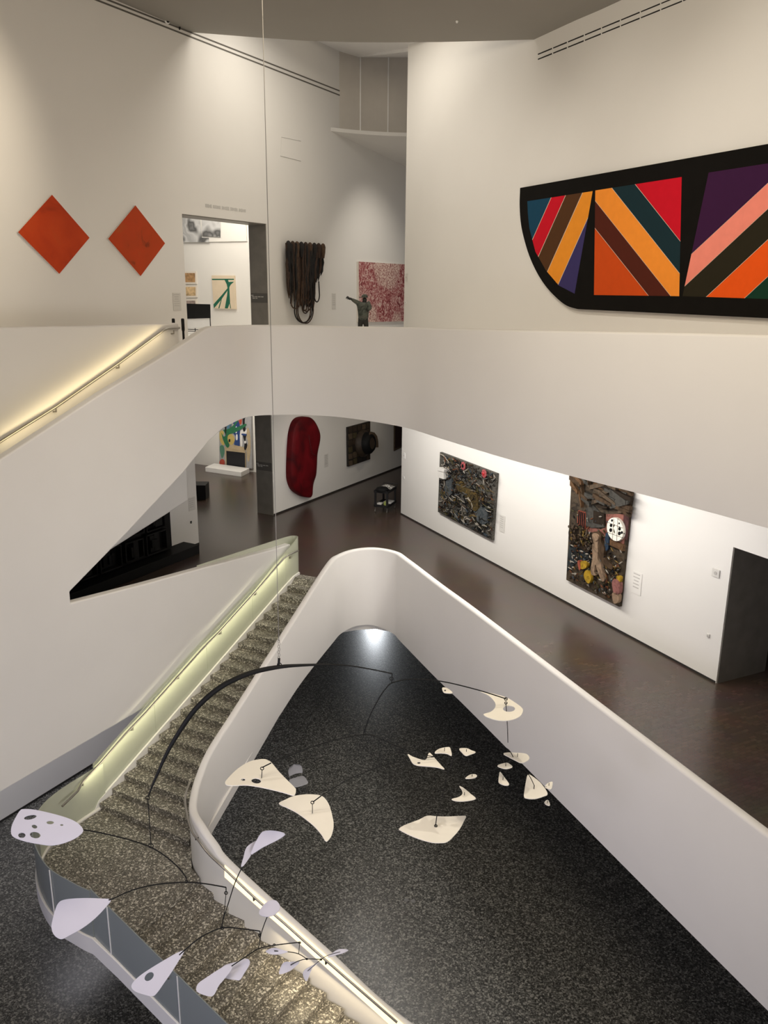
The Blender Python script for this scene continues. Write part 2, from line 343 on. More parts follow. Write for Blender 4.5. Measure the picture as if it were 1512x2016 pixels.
# soffit under flights
mb = MB(); mb.hexa([LP(11.2, -13.37, -11.95), LP(11.2, -10.7, -11.95), LP(19, -11.8, -9.0), LP(19, -13.37, -9.0)], [LP(11.2, -13.37, -11.7), LP(11.2, -10.7, -11.7), LP(19, -11.8, -8.7), LP(19, -13.37, -8.7)], M['ribbon'])
mb.build('stringer', st)
zn = lambda s: F2 - .15 - .15 / .3905 * (18.549 - s)
mb = MB(); mb.prism([LP(19.2, -13.375, F2 + .08), LP(18.9, -13.375, F2 + .04), LP(18.55, -13.375, zn(18.55) + .07), LP(11.13, -13.375, zn(11.13) + .06), LP(11.0, -13.375, LAND + .05), LP(11.0, -13.375, LAND - .35), LP(18.9, -13.375, F2 - .5), LP(19.2, -13.375, F2 - .35)], -nL * .05, M['whitepaint']); tag(mb.build('stringer', st), 'white stepped skirting plate')
# outer landing fascia + lower stringer
curve = [tuple(LP(11.3, -13.42, 0)[:2]), (-6.92, 15.3), (-7.07, 14.6), (-6.87, 13.82), (-6.26, 12.96), (-5.58, 12.49), (-5.22, 12.30)]
cs = catmull(curve, 6)
low = [SP(m, 7.87, 0)[:2] for m in np.linspace(-10.78, -4.4, 12)]
zl = lambda m: LAND + .05 - .389 * max(0, m + 10.81)
pts = [(x, y, LAND + .05, LAND - .31) for x, y in cs] + [(q[0], q[1], zl(m), max(zl(m) - .36, GND)) for q, m in zip(low[1:], np.linspace(-10.78, -4.4, 12)[1:])]
mb = MB(); ribbon(mb, pts, .09, M['ribbon'], cap=.015); tag(mb.build('stringer', st, smooth=35), 'white outer edge fascia')
def pane(mb, a, b, za, zb_, zta, ztb, off, mat, n=None):
    a = np.array([*a, 0.]); b = np.array([*b, 0.]); t = b - a; t /= np.linalg.norm(t); nn = np.array([-t[1], t[0], 0]) * off
    g = b - t * .006; a = a + t * .006
    mb.hexa([a + ZV * za, g + ZV * zb_, g + nn + ZV * zb_, a + nn + ZV * za], [a + ZV * zta, g + ZV * ztb, g + nn + ZV * ztb, a + nn + ZV * zta], mat)
def bent_pane(mb, pts, th, mat):
    rows = []
    P = [np.asarray(q, float) for q in pts]
    for i, q in enumerate(P):
        t = P[min(i + 1, len(P) - 1)][:2] - P[max(i - 1, 0)][:2]; t /= np.linalg.norm(t); n = np.array([-t[1], t[0]]) * th
        rows.append([np.array([q[0], q[1], q[2]]), np.array([q[0], q[1], q[3]]), np.array([q[0] + n[0], q[1] + n[1], q[3]]), np.array([q[0] + n[0], q[1] + n[1], q[2]])])
    vs = [v for r in rows for v in r]; fs = [[i * 4 + j, i * 4 + (j + 1) % 4, (i + 1) * 4 + (j + 1) % 4, (i + 1) * 4 + j] for i in range(len(rows) - 1) for j in range(4)]
    mb.add(vs, fs + [[0, 1, 2, 3], [(len(rows) - 1) * 4 + j for j in (3, 2, 1, 0)]], mat)
# glass beside upper flight
rail_px = [(264, 1400), (400, 1232), (480, 1152), (540, 1095)]
gs = [11.1, 13.05, 15.0, 16.95, 18.55]
def gtop(s): return zn(s) + 1.0
for a, b in zip(gs, gs[1:]):
    mb = MB(); pane(mb, LP(a, -13.43, 0)[:2], LP(b, -13.43, 0)[:2], zn(a) + .03, zn(b) + .03, gtop(a), gtop(b), .022, M['glass']); mb.build('glass_panel', st)
gsm = catmull([tuple(LP(18.55, -13.43, 0)[:2]) + (zn(18.55) + .03, gtop(18.55)), tuple(LP(19.1, -13.43, 0)[:2]) + (F2, -7.2), tuple(LP(19.35, -13.52, 0)[:2]) + (F2, -7.17), tuple(LP(19.38, -13.68, 0)[:2]) + (F2, -7.17), tuple(LP(19.2, -13.8, 0)[:2]) + (F2, -7.17), tuple(LP(18.3, -13.8, 0)[:2]) + (F2, -7.1), tuple(LP(15.2, -13.8, 0)[:2]) + (F2, -6.9)], 5)
mb = MB()
bent_pane(mb, gsm, .02, M['glass'])
tag(mb.build('glass_panel', st), 'curved clear glass end panel')
# glass round the landing and down the lower flight
gl = catmull([(x + .03, y + .02) for x, y in curve], 5); brk = [0, 11, 21, len(gl) - 1]
for a, b in zip(brk, brk[1:]):
    mb = MB()
    bent_pane(mb, [(q[0], q[1], LAND + .05, LAND + 1.05) for q in gl[a:b + 1]], .02, M['glass'] if a == 0 else M['glass2'])
    mb.build('glass_panel', st, smooth=40)
mA, mB = [float(onpl(x, y, lo_n, 7.88) @ lo_d) for x, y in ((214, 1838), (350, 1960))]
ms = [-10.8, mA, mB, -5.0, -4.4]
for a, b in zip(ms, ms[1:]):
    mb = MB(); pane(mb, SP(a, 7.9, 0)[:2], SP(b, 7.9, 0)[:2], zl(a), zl(b), zl(a) + 1.03, zl(b) + 1.03, .02, M['glass2']); mb.build('glass_panel', st)
for m in ms[1:3]:
    mb = MB(); mb.box(SP(m, 7.893, zl(m) + .51), lo_d * .009, lo_n * .006, ZV * .51, M['whitepaint']); mb.build('glass_joint', st)
q = gl[21]; mb = MB(); mb.box((q[0] - .012, q[1] - .012, LAND + .55), (.009, -.006, 0), (.004, .006, 0), (0, 0, .5), M['whitepaint']); mb.build('glass_joint', st)
# handrail on the glass
hp = [onpl(x, y, nL, -13.34) for x, y in [(163, 1539), (199, 1501), (248, 1444), (288, 1402), (400, 1276), (435.7, 1240), (505, 1163), (545, 1115), (558.7, 1099.5), (568.6, 1092.6), (582.5, 1085.6)]]
pre = [np.array([-6.75, 15.1, LAND + .82]), np.array([-6.6, 15.6, LAND + .85])]
post = [hp[-1] + dL * .12 - ZV * .02, hp[-1] + dL * .16 - nL * .12 - ZV * .05, hp[-1] + dL * .02 - nL * .16 - ZV * .06]
mb = MB(); mb.tube(pre + hp + post, .024, M['steel'], 8); hr = mb.build('handrail', st, smooth=50)
for x, y in [(163, 1541), (262, 1432), (352, 1331), (435.7, 1243), (505, 1166), (574, 1094)]:
    q = onpl(x, y, nL, -13.34); mb = MB(); mb.tube([q - ZV * .01, q - ZV * .07, q - ZV * .07 - nL * .08], .014, M['steel'], 6); mb.lathe(q - ZV * .07 - nL * .07, [(.035, 0), (.035, .02)], M['steel'], 10, nL); mb.build('rail_bracket', hr)
for x, y in [(107, 1735), (333, 1925)]:      # glass fixings
    q = onpl(x, y, lo_n, 7.86 if x > 200 else 7.6); mb = MB(); mb.lathe(q, [(.02, 0), (.02, .02)], M['steel'], 10, -lo_n)
    if x > 200: mb.build('glass_clamp', st)

# ------------------------------------------------------------------ handrail with light strip on the white balustrade
hb = [(x, y) for x, y in [(375.7, 1537), (367.4, 1556), (364.5, 1582), (366, 1608.6), (375.7, 1632), (390, 1654), (411.4, 1682), (442.4, 1711), (500, 1766), (560, 1818), (639.6, 1889), (782, 2013)]]
outer = [(x, y) for x, y, a, b in [tuple(q) for q in wp]][84:]
def hit(px, py, off, first=0):
    d = ray(px, py); best = None
    for a, b in zip(outer[first:], outer[first + 1:]):
        a = np.array(a); b = np.array(b); e = b - a; t = e / np.linalg.norm(e); nn = np.array([t[1], -t[0]])
        a2, b2 = a + nn * off, b + nn * off; e = b2 - a2
        det = -d[0] * e[1] + e[0] * d[1]
        if abs(det) < 1e-9: continue
        T = (-a2[0] * e[1] + e[0] * a2[1]) / det; u = (d[0] * a2[1] - d[1] * a2[0]) / det
        if -.02 <= u <= 1.02 and T > 0 and (best is None or abs(T * d[2] + 11) < abs(best[2] + 11)): best = T * d
    return best
side = 1
HB = [h for h in (hit(x, y, .07, 16 if i > 2 else 0) for i, (x, y) in enumerate(hb)) if h is not None]
hand2 = thing('handrail', HB[5], 'thin metal handrail with glowing strip along white curved balustrade beside the lower flight', 'handrail')
mb = MB(); mb.tube(catmull(HB, 4), .022, M['steel'], 8); mb.build('rail', hand2, smooth=50)
for x, y in [(385, 1647), (499, 1767), (641, 1892)]:
    q = hit(x, y, .07, 16)
    if q is not None: mb = MB(); mb.tube([q, q - ZV * .07, q - ZV * .07 + np.array([.06, .1, 0])], .014, M['blackmetal'], 6); mb.build('rail_bracket', hand2)
up_ = [hit(x, y, .006) for x, y in [(442, 1703), (500, 1755), (560, 1808), (643, 1881), (782, 2005), (840, 2056)]]
dn_ = [hit(x, y, .006) for x, y in [(442, 1727), (500, 1779), (560, 1831), (643, 1906), (782, 2031), (840, 2082)]]
mb = MB()
if all(q is not None for q in up_ + dn_): mb.grid([up_, dn_], M['led']); tag(mb.build('light_strip', hand2), 'warm glowing strip behind the rail')

# handrail on the back wall of the upper stair
hk = -16.0
h3 = [onpl(x, y, nL, hk) for x, y in [(-60, 908), (0, 869.5), (110, 801), (234, 715), (322, 650), (330, 646.5), (353, 645.2)]]
hand3 = thing('handrail', h3[2], 'long steel handrail rising along the glowing wall of the stair to the top gallery', 'handrail')
mb = MB(); mb.tube(h3, .035, M['steel'], 8); mb.build('rail', hand3, smooth=50)
for x, y in [(110, 803), (234, 717), (342, 650)]:
    q = onpl(x, y, nL, hk); mb = MB(); mb.tube([q, q - ZV * .09, q - ZV * .1 - nL * .1], .02, M['steel'], 6); mb.build('rail_bracket', hand3)
for (x0, y0, y1), lb in (((359.5, 627, 674), 'slim black barrier post at the top of the stair, beside the gallery doorway'), ((341, 627, 674), 'slim black barrier post, only its tip showing above the stair back wall')):
    k = -16.0 if x0 > 350 else -16.75
    q = onpl(x0, y0, nL, k); h = q[2] - F3
    t = thing('barrier_post', (q[0], q[1], F3), lb, 'post')
    mb = MB(); mb.lathe((q[0], q[1], F3), [(.032, 0.02), (.032, h - .35), (.045, h - .3), (.045, h - .02), (.03, h)], M['black'], 12); mb.build('post', t, smooth=40)
    mb = MB(); mb.lathe((q[0], q[1], F3), [(.11, 0), (.11, .015), (.05, .03)], M['black'], 20); mb.build('base', t, smooth=40)

# ------------------------------------------------------------------ wall-mounted works
def onL(pts, off): return [onpl(x, y, nL, KL + off) for x, y in pts]
def onR(pts, off): return [onpl(x, y, nR, KR - off) for x, y in pts]
def zm(pts, ox, oy, sc): return [(ox + x * sc, oy + y * sc) for x, y in pts]
def panelL(mb, px, off, th, mat):
    th = min(th, off - .008)
    mb.prism(onL(px, off), -nL * th, mat)
def panelR(mb, px, off, th, mat):
    th = min(th, off - .008)
    mb.prism(onR(px, off), nR * th, mat)

# two orange lozenges
om = scribble('scuffed_orange_paint', [(.25, .03, .008), (.50, .048, .008), (.56, .06, .010), (.53, .068, .012)], 1.3, .55, .6, [.2, .4, .6, .8])
om2 = scribble('worn_orange_paint', [(.16, .028, .008), (.45, .055, .010), (.50, .055, .010), (.46, .08, .014)], 1.7, .55, .8, [.27, .38, .6, .8])
pe = plain('pale_canvas_edge', (.75, .70, .64), .7)
for px, mt, lb in (([(102.5, 383.5), (176.3, 468), (117, 539), (35.7, 457)], om, 'square orange-red painting hung as a diamond, the larger and left of the two'), ([(266.7, 404.3), (325, 479), (277, 543.5), (213, 470)], om2, 'square orange painting hung as a diamond with dark scuffs, nearer the gallery doorway')):
    mb = MB(); mb.prism(onL(px, .07), -nL * .004, mt)
    c = np.mean(onL(px, .066), axis=0); mb.prism([c + (q - c) * .995 for q in onL(px, .066)], -nL * .058, pe)
    tag(mb.build('diamond_painting'), lb, 'painting', 'orange diamond paintings')

# big rounded black panel with straight coloured bands
sz = lambda pts: zm(pts, 1010, 270, .33201)
outl = catmull([(42, 301), (39, 400), (45, 500), (62, 590), (95, 700), (140, 800), (195, 885), (260, 955), (320, 1000), (385, 1020)], 5)
outl = [tuple(q) for q in outl] + [(1512, 1074), (2000, 1094), (2010, 500), (2000, -44), (1512, 40)]
bk = plain('matt_black_canvas', (.007, .006, .005), .9, noise=.1, spec=.1)
fl = {k: plain('band_' + k, c, .85, noise=.03, scale=6, spec=.15) for k, c in dict(blue=(.008, .055, .105), red=(.60, .006, .020), brown=(.085, .035, .012), amber=(.85, .30, .025), indigo=(.045, .035, .13), orange=(.62, .075, .008), maroon=(.085, .016, .008), gold=(.93, .30, .035), teal=(.009, .028, .036), plum=(.042, .009, .045), pink=(.90, .27, .20), olive=(.022, .018, .009), vermilion=(.85, .10, .008), green=(.006, .040, .022), line=(.70, .58, .46)).items()}
def clip(poly, f):
    out = []
    for a, b in zip(poly, poly[1:] + poly[:1]):
        fa, fb = f(a), f(b)
        if fa >= 0: out.append(a)
        if fa * fb < 0: t = fa / (fa - fb); out.append((a[0] + (b[0] - a[0]) * t, a[1] + (b[1] - a[1]) * t))
    return out
mb = MB(); panelR(mb, sz(outl), .12, .12, bk)
def bands(poly, key, cuts, cols, gap, mapf):
    for i, c in enumerate(cols):
        lo, hi = cuts[i], cuts[i + 1]
        q = clip(clip(poly, lambda p: key(p) - lo - gap), lambda p: hi - gap - key(p))
        if len(q) > 2: mb.prism(onR(sz([mapf(p) for p in q]), .123), nR * .004, fl[c])
    mb.prism(onR(sz([mapf(p) for p in poly]), .1215), nR * .003, fl['line'])
quad = [(85, 380), (472, 320), (365, 928), (320, 905), (272, 880), (195, 790), (133, 680), (97, 540), (88, 450)]
bands(quad, lambda p: p[0] * .913 + p[1] * .407, [-9e3, 352, 425, 510, 600, 9e3], ['blue', 'red', 'brown', 'amber', 'indigo'], 1.5, lambda p: p)
def bil(A, B, C, D): return lambda p: tuple(np.array(A) * (1 - p[0]) * (1 - p[1]) + np.array(B) * p[0] * (1 - p[1]) + np.array(C) * p[0] * p[1] + np.array(D) * (1 - p[0]) * p[1])
U = [(0, 0), (1, 0), (1, 1), (0, 1)]
bands(U, lambda p: p[0] - p[1], [-9, -.36, -.10, .19, .46, 9], ['orange', 'maroon', 'gold', 'teal', 'red'], .003, bil((488, 316), (1000, 236), (985, 943), (480, 936)))
bands(U, lambda p: p[0] - (1 - p[1]), [-9, -.34, -.08, .16, .42, 9], ['plum', 'pink', 'olive', 'vermilion', 'green'], .002, bil((1160, 210), (1920, 92), (1880, 972), (1005, 943)))
tag(mb.build('shaped_painting'), 'huge round-cornered black panel with bright coloured bands on the upper right wall', 'painting')

# rope hanging
zt = lambda pts: zm(pts, 540, 450, .18519)
rope = [plain('rope_' + n, c, .85, noise=.35, scale=14) for n, c in (('dark', (.010, .008, .007)), ('brown', (.035, .018, .010)), ('umber', (.060, .032, .016)), ('black', (.006, .006, .006)))]
th_ = thing('rope_hanging', onpl(600, 630, nL, KL), 'shaggy dark brown rope hanging with long drooping loops on the upper wall', 'textile art')
mb = MB()
for i in range(95):
    x = 130 + 395 * rng.random(); y0 = 150 + (x - 130) / 395 * 30 + rng.uniform(-4, 14); y1 = 420 + 320 * rng.random() * (1 if x < 430 else .35) + (150 if 200 < x < 430 else 60)
    n = 7; pts = zt([(x + (290 - x) * .12 * (j / n) ** 2 + rng.uniform(-7, 7), y0 + (y1 - y0) * j / n) for j in range(n + 1)])
    mb.tube(onL(pts, .10 + .22 * rng.random()), [.045 * rng.uniform(.7, 1.3)] * n + [.012], rng.choice(rope), 5)
for i in range(9):
    x = 150 + 46 * i; mb.lathe(onL(zt([(x, 165 + i * 3.5)]), .26)[0] - ZV * .12, [(.05, -.3), (.085, -.1), (.10, .1), (.07, .2), (.02, .24)], rope[i % 3], 10)
tag(mb.build('rope_mass', th_, smooth=60), kind='stuff')
for x0, x1, yb, y0 in ((180, 270, 850, 690), (215, 400, 1000, 640), (235, 385, 1005, 620), (250, 415, 1008, 600), (285, 400, 880, 560), (295, 365, 900, 700), (300, 350, 870, 720), (310, 395, 800, 500), (320, 380, 760, 520), (330, 420, 830, 480), (425, 480, 780, 560)):
    pts = []
    for j in range(15):
        a = pi * j / 14; xm = (x0 + x1) / 2; yc = yb - (yb - y0) * .35
        pts.append((xm - (x1 - x0) / 2 * cos(a), yc + (yb - yc) * sin(a)))
    pts = [(x0 + 10, y0)] + pts + [(x1 - 8, y0)]
    mb = MB(); mb.tube(onL(zt(pts), .22 + .1 * rng.random()), .024, rng.choice(rope), 6); mb.build('rope_loop', th_, smooth=60)

# red pattern canvas
rm, nt, b = newmat('red_lacework_paint'); tc = N(nt, 'ShaderNodeTexCoord')
v = N(nt, 'ShaderNodeTexVoronoi', Scale=7.5, feature='DISTANCE_TO_EDGE'); w2 = N(nt, 'ShaderNodeTexNoise', Scale=5.5, Detail=7., Distortion=2.2); ss = N(nt, 'ShaderNodeTexNoise', Scale=.55, Detail=2.)
for q in (v, w2, ss): nt.links.new(tc.outputs['Object'], q.inputs['Vector'])
r1 = N(nt, 'ShaderNodeValToRGB'); e = r1.color_ramp.elements; e[0].position = .36; e[0].color = (.16, .022, .026, 1); e[1].position = .62; e[1].color = (.66, .48, .43, 1); q = r1.color_ramp.elements.new(.46); q.color = (.34, .07, .075, 1); q = r1.color_ramp.elements.new(.52); q.color = (.46, .20, .19, 1)
nt.links.new(w2.outputs['Fac'], r1.inputs['Fac'])
r2 = N(nt, 'ShaderNodeValToRGB'); e = r2.color_ramp.elements; e[0].position = .02; e[0].color = (.22, .02, .02, 1); e[1].position = .10; e[1].color = (.72, .54, .47, 1); nt.links.new(v.outputs['Distance'], r2.inputs['Fac'])
r3 = N(nt, 'ShaderNodeValToRGB'); e = r3.color_ramp.elements; e[0].position = .48; e[1].position = .56; nt.links.new(ss.outputs['Fac'], r3.inputs['Fac'])
mx = N(nt, 'ShaderNodeMix', data_type='RGBA'); nt.links.new(r3.outputs['Color'], mx.inputs['Factor']); nt.links.new(r1.outputs['Color'], mx.inputs[6]); nt.links.new(r2.outputs['Color'], mx.inputs[7]); nt.links.new(mx.outputs[2], b.inputs['Base Color']); b.inputs['Roughness'].default_value = .8
A, B_, C_, D_ = [onpl(x, y, nL, KL + .1) for x, y in ((706.5, 515), (812, 521.5), (812, 632), (706.5, 634.5))]
mb = MB(); mb.prism([A, B_, C_, D_], -nL * .004, rm); mb.prism([q - nL * .004 for q in (A, B_, C_, D_)], -nL * .09, pe)
tag(mb.build('red_painting'), 'large pink and red dense patterned canvas behind the bronze figure', 'painting')

# bronze statue with outstretched arm
bz = scribble('patinated_bronze', [(.022, .024, .020), (.06, .068, .056), (.11, .12, .10), (.075, .05, .04)], 5, .5, 1.0, [.3, .45, .6, .75]); bzd = plain('dark_bronze', (.012, .011, .009), .5, noise=.3, scale=6)
sy = 30.0
P3 = lambda x, y, dy=0: aty(x, y, sy + dy)
stt = thing('statue', (P3(715, 640)[0], sy, F3), 'life-size green bronze man in a cap, arm outstretched, in front of the red canvas', 'statue')
def skin(name, joints, edges, mat, parent, sub=2):
    me = bpy.data.meshes.new(name); me.from_pydata([tuple(W(q)) for q, r in joints], edges, []); me.materials.append(mat)
    o = link(name, me, parent); m = o.modifiers.new('skin', 'SKIN'); m.use_smooth_shade = True
    for i, (q, r) in enumerate(joints): me.skin_vertices[0].data[i].radius = (r, r) if not isinstance(r, tuple) else r
    me.skin_vertices[0].data[0].use_root = True
    s_ = o.modifiers.new('sub', 'SUBSURF'); s_.levels = 1; s_.render_levels = sub
    return o
hz = F3
bx0 = P3(715, 625)[0]
J = [((bx0, sy, hz + .95), .15), ((bx0, sy, hz + 1.18), .15), ((bx0 + .02, sy, hz + 1.42), .16), ((bx0 + .04, sy, hz + 1.52), .065), ((bx0 + .05, sy, hz + 1.60), .085), ((bx0 + .05, sy, hz + 1.71), .092),
     (tuple(P3(706, 597)), .075), (tuple(P3(697, 592, -.05)), .055), (tuple(P3(688.5, 587, -.1)), .035),
     (tuple(P3(725, 597, -.02)), .085), (tuple(P3(728.5, 605, -.1)), .065), (tuple(P3(722, 613, -.2)), .045),
     ((bx0 - .10, sy, hz + .86), .10), ((bx0 - .12, sy - .04, hz + .48), .07), ((bx0 - .13, sy, hz + .09), .05), ((bx0 - .17, sy - .14, hz + .04), .04),
     ((bx0 + .10, sy, hz + .86), .10), ((bx0 + .13, sy - .02, hz + .48), .07), ((bx0 + .14, sy, hz + .09), .05), ((bx0 + .10, sy - .14, hz + .04), .04)]
body = skin('body', J, [(0, 1), (1, 2), (2, 3), (3, 4), (4, 5), (2, 6), (6, 7), (7, 8), (2, 9), (9, 10), (10, 11), (0, 12), (12, 13), (13, 14), (14, 15), (0, 16), (16, 17), (17, 18), (18, 19)], bzd, stt)
JJ = [((bx0 + .01, sy, hz + .88), .205), ((bx0, sy, hz + 1.12), .195), ((bx0 + .02, sy, hz + 1.37), .185), ((bx0 + .04, sy, hz + 1.49), .085), (tuple(P3(706, 597)), .095), (tuple(P3(697, 592, -.05)), .07), (tuple(P3(691.5, 588.6, -.08)), .05), (tuple(P3(725.5, 598, -.02)), .11), (tuple(P3(729, 605, -.1)), .085), (tuple(P3(724, 611, -.18)), .06)]
tag(skin('jacket', JJ, [(0, 1), (1, 2), (2, 3), (2, 4), (4, 5), (5, 6), (2, 7), (7, 8), (8, 9)], bz, stt), 'mottled grey-green open jacket')
mb = MB(); cx = bx0 + .05
mb.lathe((cx, sy, hz + 1.70), [(.105, 0), (.112, .04), (.09, .09), (.05, .115), (.01, .12)], bz, 16); mb.box((cx - .13, sy - .03, hz + 1.71), (.075, .02, 0), (0, .07, 0), (0, 0, .01), bz)
mb.build('cap', stt, smooth=50)
mb = MB(); h0 = P3(688.5, 587, -.1)
for k in range(5):
    dz = (k - 2) * .018; L_ = [.07, .10, .11, .10, .08][k] if k else .06
    mb.tube([h0 + np.array([-.03, 0, dz]), h0 + np.array([-.03 - L_ * .6, -.01, dz * 1.2 + .02]), h0 + np.array([-.03 - L_, -.02, dz * 1.3 - .005])], [.013, .012, .008], bzd, 6)
mb.lathe(h0 + np.array([.01, 0, -.02]), [(.03, -.03), (.045, 0), (.045, .03), (.03, .06)], bzd, 10, (-1, 0, .2)); mb.build('hand', stt, smooth=60)
mb = MB(); mb.box((bx0 - .06, sy + .0, hz + .012), (.35, 0, 0), (0, .3, 0), (0, 0, .012), bzd); mb.build('base', stt)

# lower left wall: red relief, brown relief, partly hidden dark panel
zr = lambda pts: zm(pts, 550, 800, .17196)
ro = catmull([(285, 122), (345, 124), (400, 165), (445, 245), (467, 320), (462, 400), (443, 490), (432, 560), (427, 680), (418, 790), (390, 880), (379, 950), (375, 1020), (352, 1044), (300, 1038), (240, 1008), (180, 958), (146, 880), (133, 790), (136, 600), (147, 400), (160, 290), (190, 190), (232, 140)], 4, True)
redm = scribble('deep_red_fabric', [(.05, .001, .003), (.105, .0015, .004), (.15, .003, .007)], 1.3, .6, .8, [.3, .5, .7])
t = thing('red_relief', onpl(600, 990, nL, KL), 'tall deep red rounded relief like a tongue on the lower wall', 'relief')
mb = MB(); f0 = onL(zr(ro), .0); R0 = onL(zr(ro), .24); c = np.mean(R0, axis=0); n = len(R0)
r1_ = [c + (q - c) * .97 + nL * .03 for q in R0]; r2_ = [c + (q - c) * .80 + nL * .075 for q in R0]; r3_ = [c + (q - c) * .45 + nL * .09 for q in R0]; base = [q - nL * .23 for q in R0]
vs = base + R0 + r1_ + r2_ + r3_ + [c + nL * .095]
fs = [[i * n + j, i * n + (j + 1) % n, (i + 1) * n + (j + 1) % n, (i + 1) * n + j] for i in range(4) for j in range(n)] + [[4 * n + j, 4 * n + (j + 1) % n, 5 * n] for j in range(n)]
mb.add(vs, fs, redm); mb.build('body', t, smooth=70)
mb = MB(); mb.tube(onL(zr([(335, 330), (345, 400), (362, 480), (372, 540), (430, 570)]), .325), .018, plain('red_seam', (.07, .001, .003), .6), 6); mb.build('seam', t, smooth=60)

bm_ = [plain('relief_' + n, c, .6, noise=.25, scale=9) for n, c in (('tan', (.095, .066, .04)), ('dark', (.016, .012, .009)), ('brown', (.040, .026, .015)), ('ochre', (.062, .048, .020)))]
t = thing('brown_relief', onpl(707, 910, nL, KL), 'square brown patchwork relief with a dark projecting funnel and flared wing', 'relief')
sq = [(785, 240), (1041, 172), (1041, 605), (792, 690)]
mb = MB(); mb.prism(onL(zr(sq), .1), -nL * .09, bm_[1]); mb.build('panel', t)
mb = MB(); BL = bil(sq[0], sq[1], sq[2], sq[3])
for i in range(5):
    for j in range(6):
        u0, v0 = (i + .06 + .12 * rng.random()) / 5, (j + .06 + .12 * rng.random()) / 6; u1, v1 = (i + .95) / 5, (j + .95) / 6
        mb.prism(onL(zr([BL(q) for q in ((u0, v0), (u1, v0 + rng.uniform(-.02, .02)), (u1, v1), (u0 + .02, v1))]), .12), -nL * .03, rng.choice(bm_))
mb.build('patch', t)
cc = onL(zr([(945, 420)]), .1)[0]; ax = nL * .94 + np.array([.26, -.1, .1])
mb = MB(); mb.lathe(cc, [(.62, 0), (.60, .12), (.50, .22), (.46, .36), (.36, .44), (.30, .5)], bm_[2], 28, ax); mb.lathe(cc, [(.50, .2), (.47, .40), (.36, .52), (.27, .54), (.25, .40), (.02, .35)], M['blackmetal'], 28, ax); mb.build('funnel', t, smooth=40)
wing = [(1050, 290), (1090, 300), (1120, 340), (1133, 400), (1135, 470), (1080, 470), (1050, 455), (1030, 400), (1030, 330)]
mb = MB(); mb.prism(onL(zr(wing), .55), -nL * .05, bm_[0]); mb.build('wing', t)
mb = MB(); mb.prism(onL(zr([(1320, 190), (1420, 170), (1420, 460), (1318, 512)]), .06), -nL * .05, bm_[0]); mb.prism(onL(zr([(1328, 205), (1420, 180), (1420, 448), (1326, 482)]), .065), -nL * .01, plain('dark_maroon', (.03, .010, .008), .6, noise=.3)); tag(mb.build('dark_painting'), 'dark red-brown framed picture half hidden behind the corner of the right wall', 'painting')

# two assemblages on the right wall
za = lambda pts: zm(pts, 840, 870, .11243)
am = [scribble('debris_' + n, cs, sc, .6, d) for n, cs, sc, d in (('a', [(.008, .008, .008), (.03, .028, .022), (.16, .15, .13), (.010, .010, .010), (.06, .045, .027)], 15, 2.5), ('b', [(.005, .005, .005), (.035, .026, .012), (.10, .068, .022), (.015, .010, .007)], 6, 2.), ('c', [(.01, .013, .016), (.04, .05, .057), (.09, .098, .10), (.012, .012, .012)], 6, 2.))]
shard = [plain('shard_' + n, tuple(q * .72 for q in c), .75, noise=.3, scale=20, spec=.15) for n, c in (('black', (.008, .008, .008)), ('bone', (.42, .38, .32)), ('grey', (.11, .11, .10)), ('olive', (.08, .07, .03)), ('brown', (.075, .045, .025)), ('umber', (.03, .02, .013)), ('slate', (.06, .08, .10)), ('rust', (.17, .06, .025)), ('ochre', (.22, .14, .04)))]
t = thing('assemblage', onpl(920, 1040, nR, KR), 'square black and grey assemblage of tangled scraps with two red flowers, lower right wall', 'assemblage', 'assemblages on the lower right wall')
q4 = [(232, 178), (1222, 555), (1140, 1725), (195, 1225)]; B4 = bil(*q4)
mb = MB(); panelR(mb, za(q4), .10, .1, am[0]); mb.build('panel', t)
mb = MB()
for i in range(760):
    u, v = rng.uniform(.02, .97), rng.uniform(.02, .97); a = rng.uniform(0, pi); L_ = rng.uniform(.012, .07); off = rng.uniform(.11, .2)
    w_ = rng.uniform(.004, .012); pts = []
    bend = rng.uniform(-.5, .5)
    for s_ in (-1, 0, 1): pts.append((u + L_ * s_ * cos(a + bend * s_), v + L_ * s_ * sin(a + bend * s_) * .9))
    pts = [(min(.99, max(.01, x)), min(.99, max(.01, y))) for x, y in pts]
    mb.tube(onR(za([B4(q) for q in pts]), off), [w_ * 1.3, w_ * 2.2, w_], rng.choices(shard, [7, 3.2, 2.6, 2.2, 2.6, 3, 1, .8, 1])[0], 5)
tag(mb.build('scraps', t, smooth=50), kind='stuff')
for pts, mt, off in (([(850, 1240), (950, 1130), (1060, 1190), (1050, 1420), (985, 1460), (880, 1380)], am[2], .2), ([(500, 700), (600, 680), (650, 800), (880, 870), (900, 1190), (830, 1220), (640, 900), (540, 850)], am[1], .19), ([(300, 700), (430, 640), (440, 900), (380, 960), (320, 900)], am[2], .18)):
    mb = MB(); panelR(mb, za(pts), off, .1, mt); mb.build('cut_sheet', t)
for cx_, cy_ in ((645, 420), (1010, 555)):
    mb = MB(); c = onR(za([(cx_, cy_)]), .2)[0]
    for k in range(7):
        a = 2 * pi * k / 7; mb.lathe(c + (dR * cos(a) + ZV * sin(a)) * .085, [(.055, 0), (.055, .02), (.02, .035)], plain('flower_pink', (.30, .055, .06), .7) if k == 0 and cx_ == 645 else bpy.data.materials['flower_pink'], 10, -nR)
    mb.lathe(c, [(.06, 0), (.06, .04), (.03, .06)], shard[0] if cx_ == 645 else plain('flower_red', (.40, .008, .015), .5), 12, -nR); tag(mb.build('flower', t), 'red and pink flower')
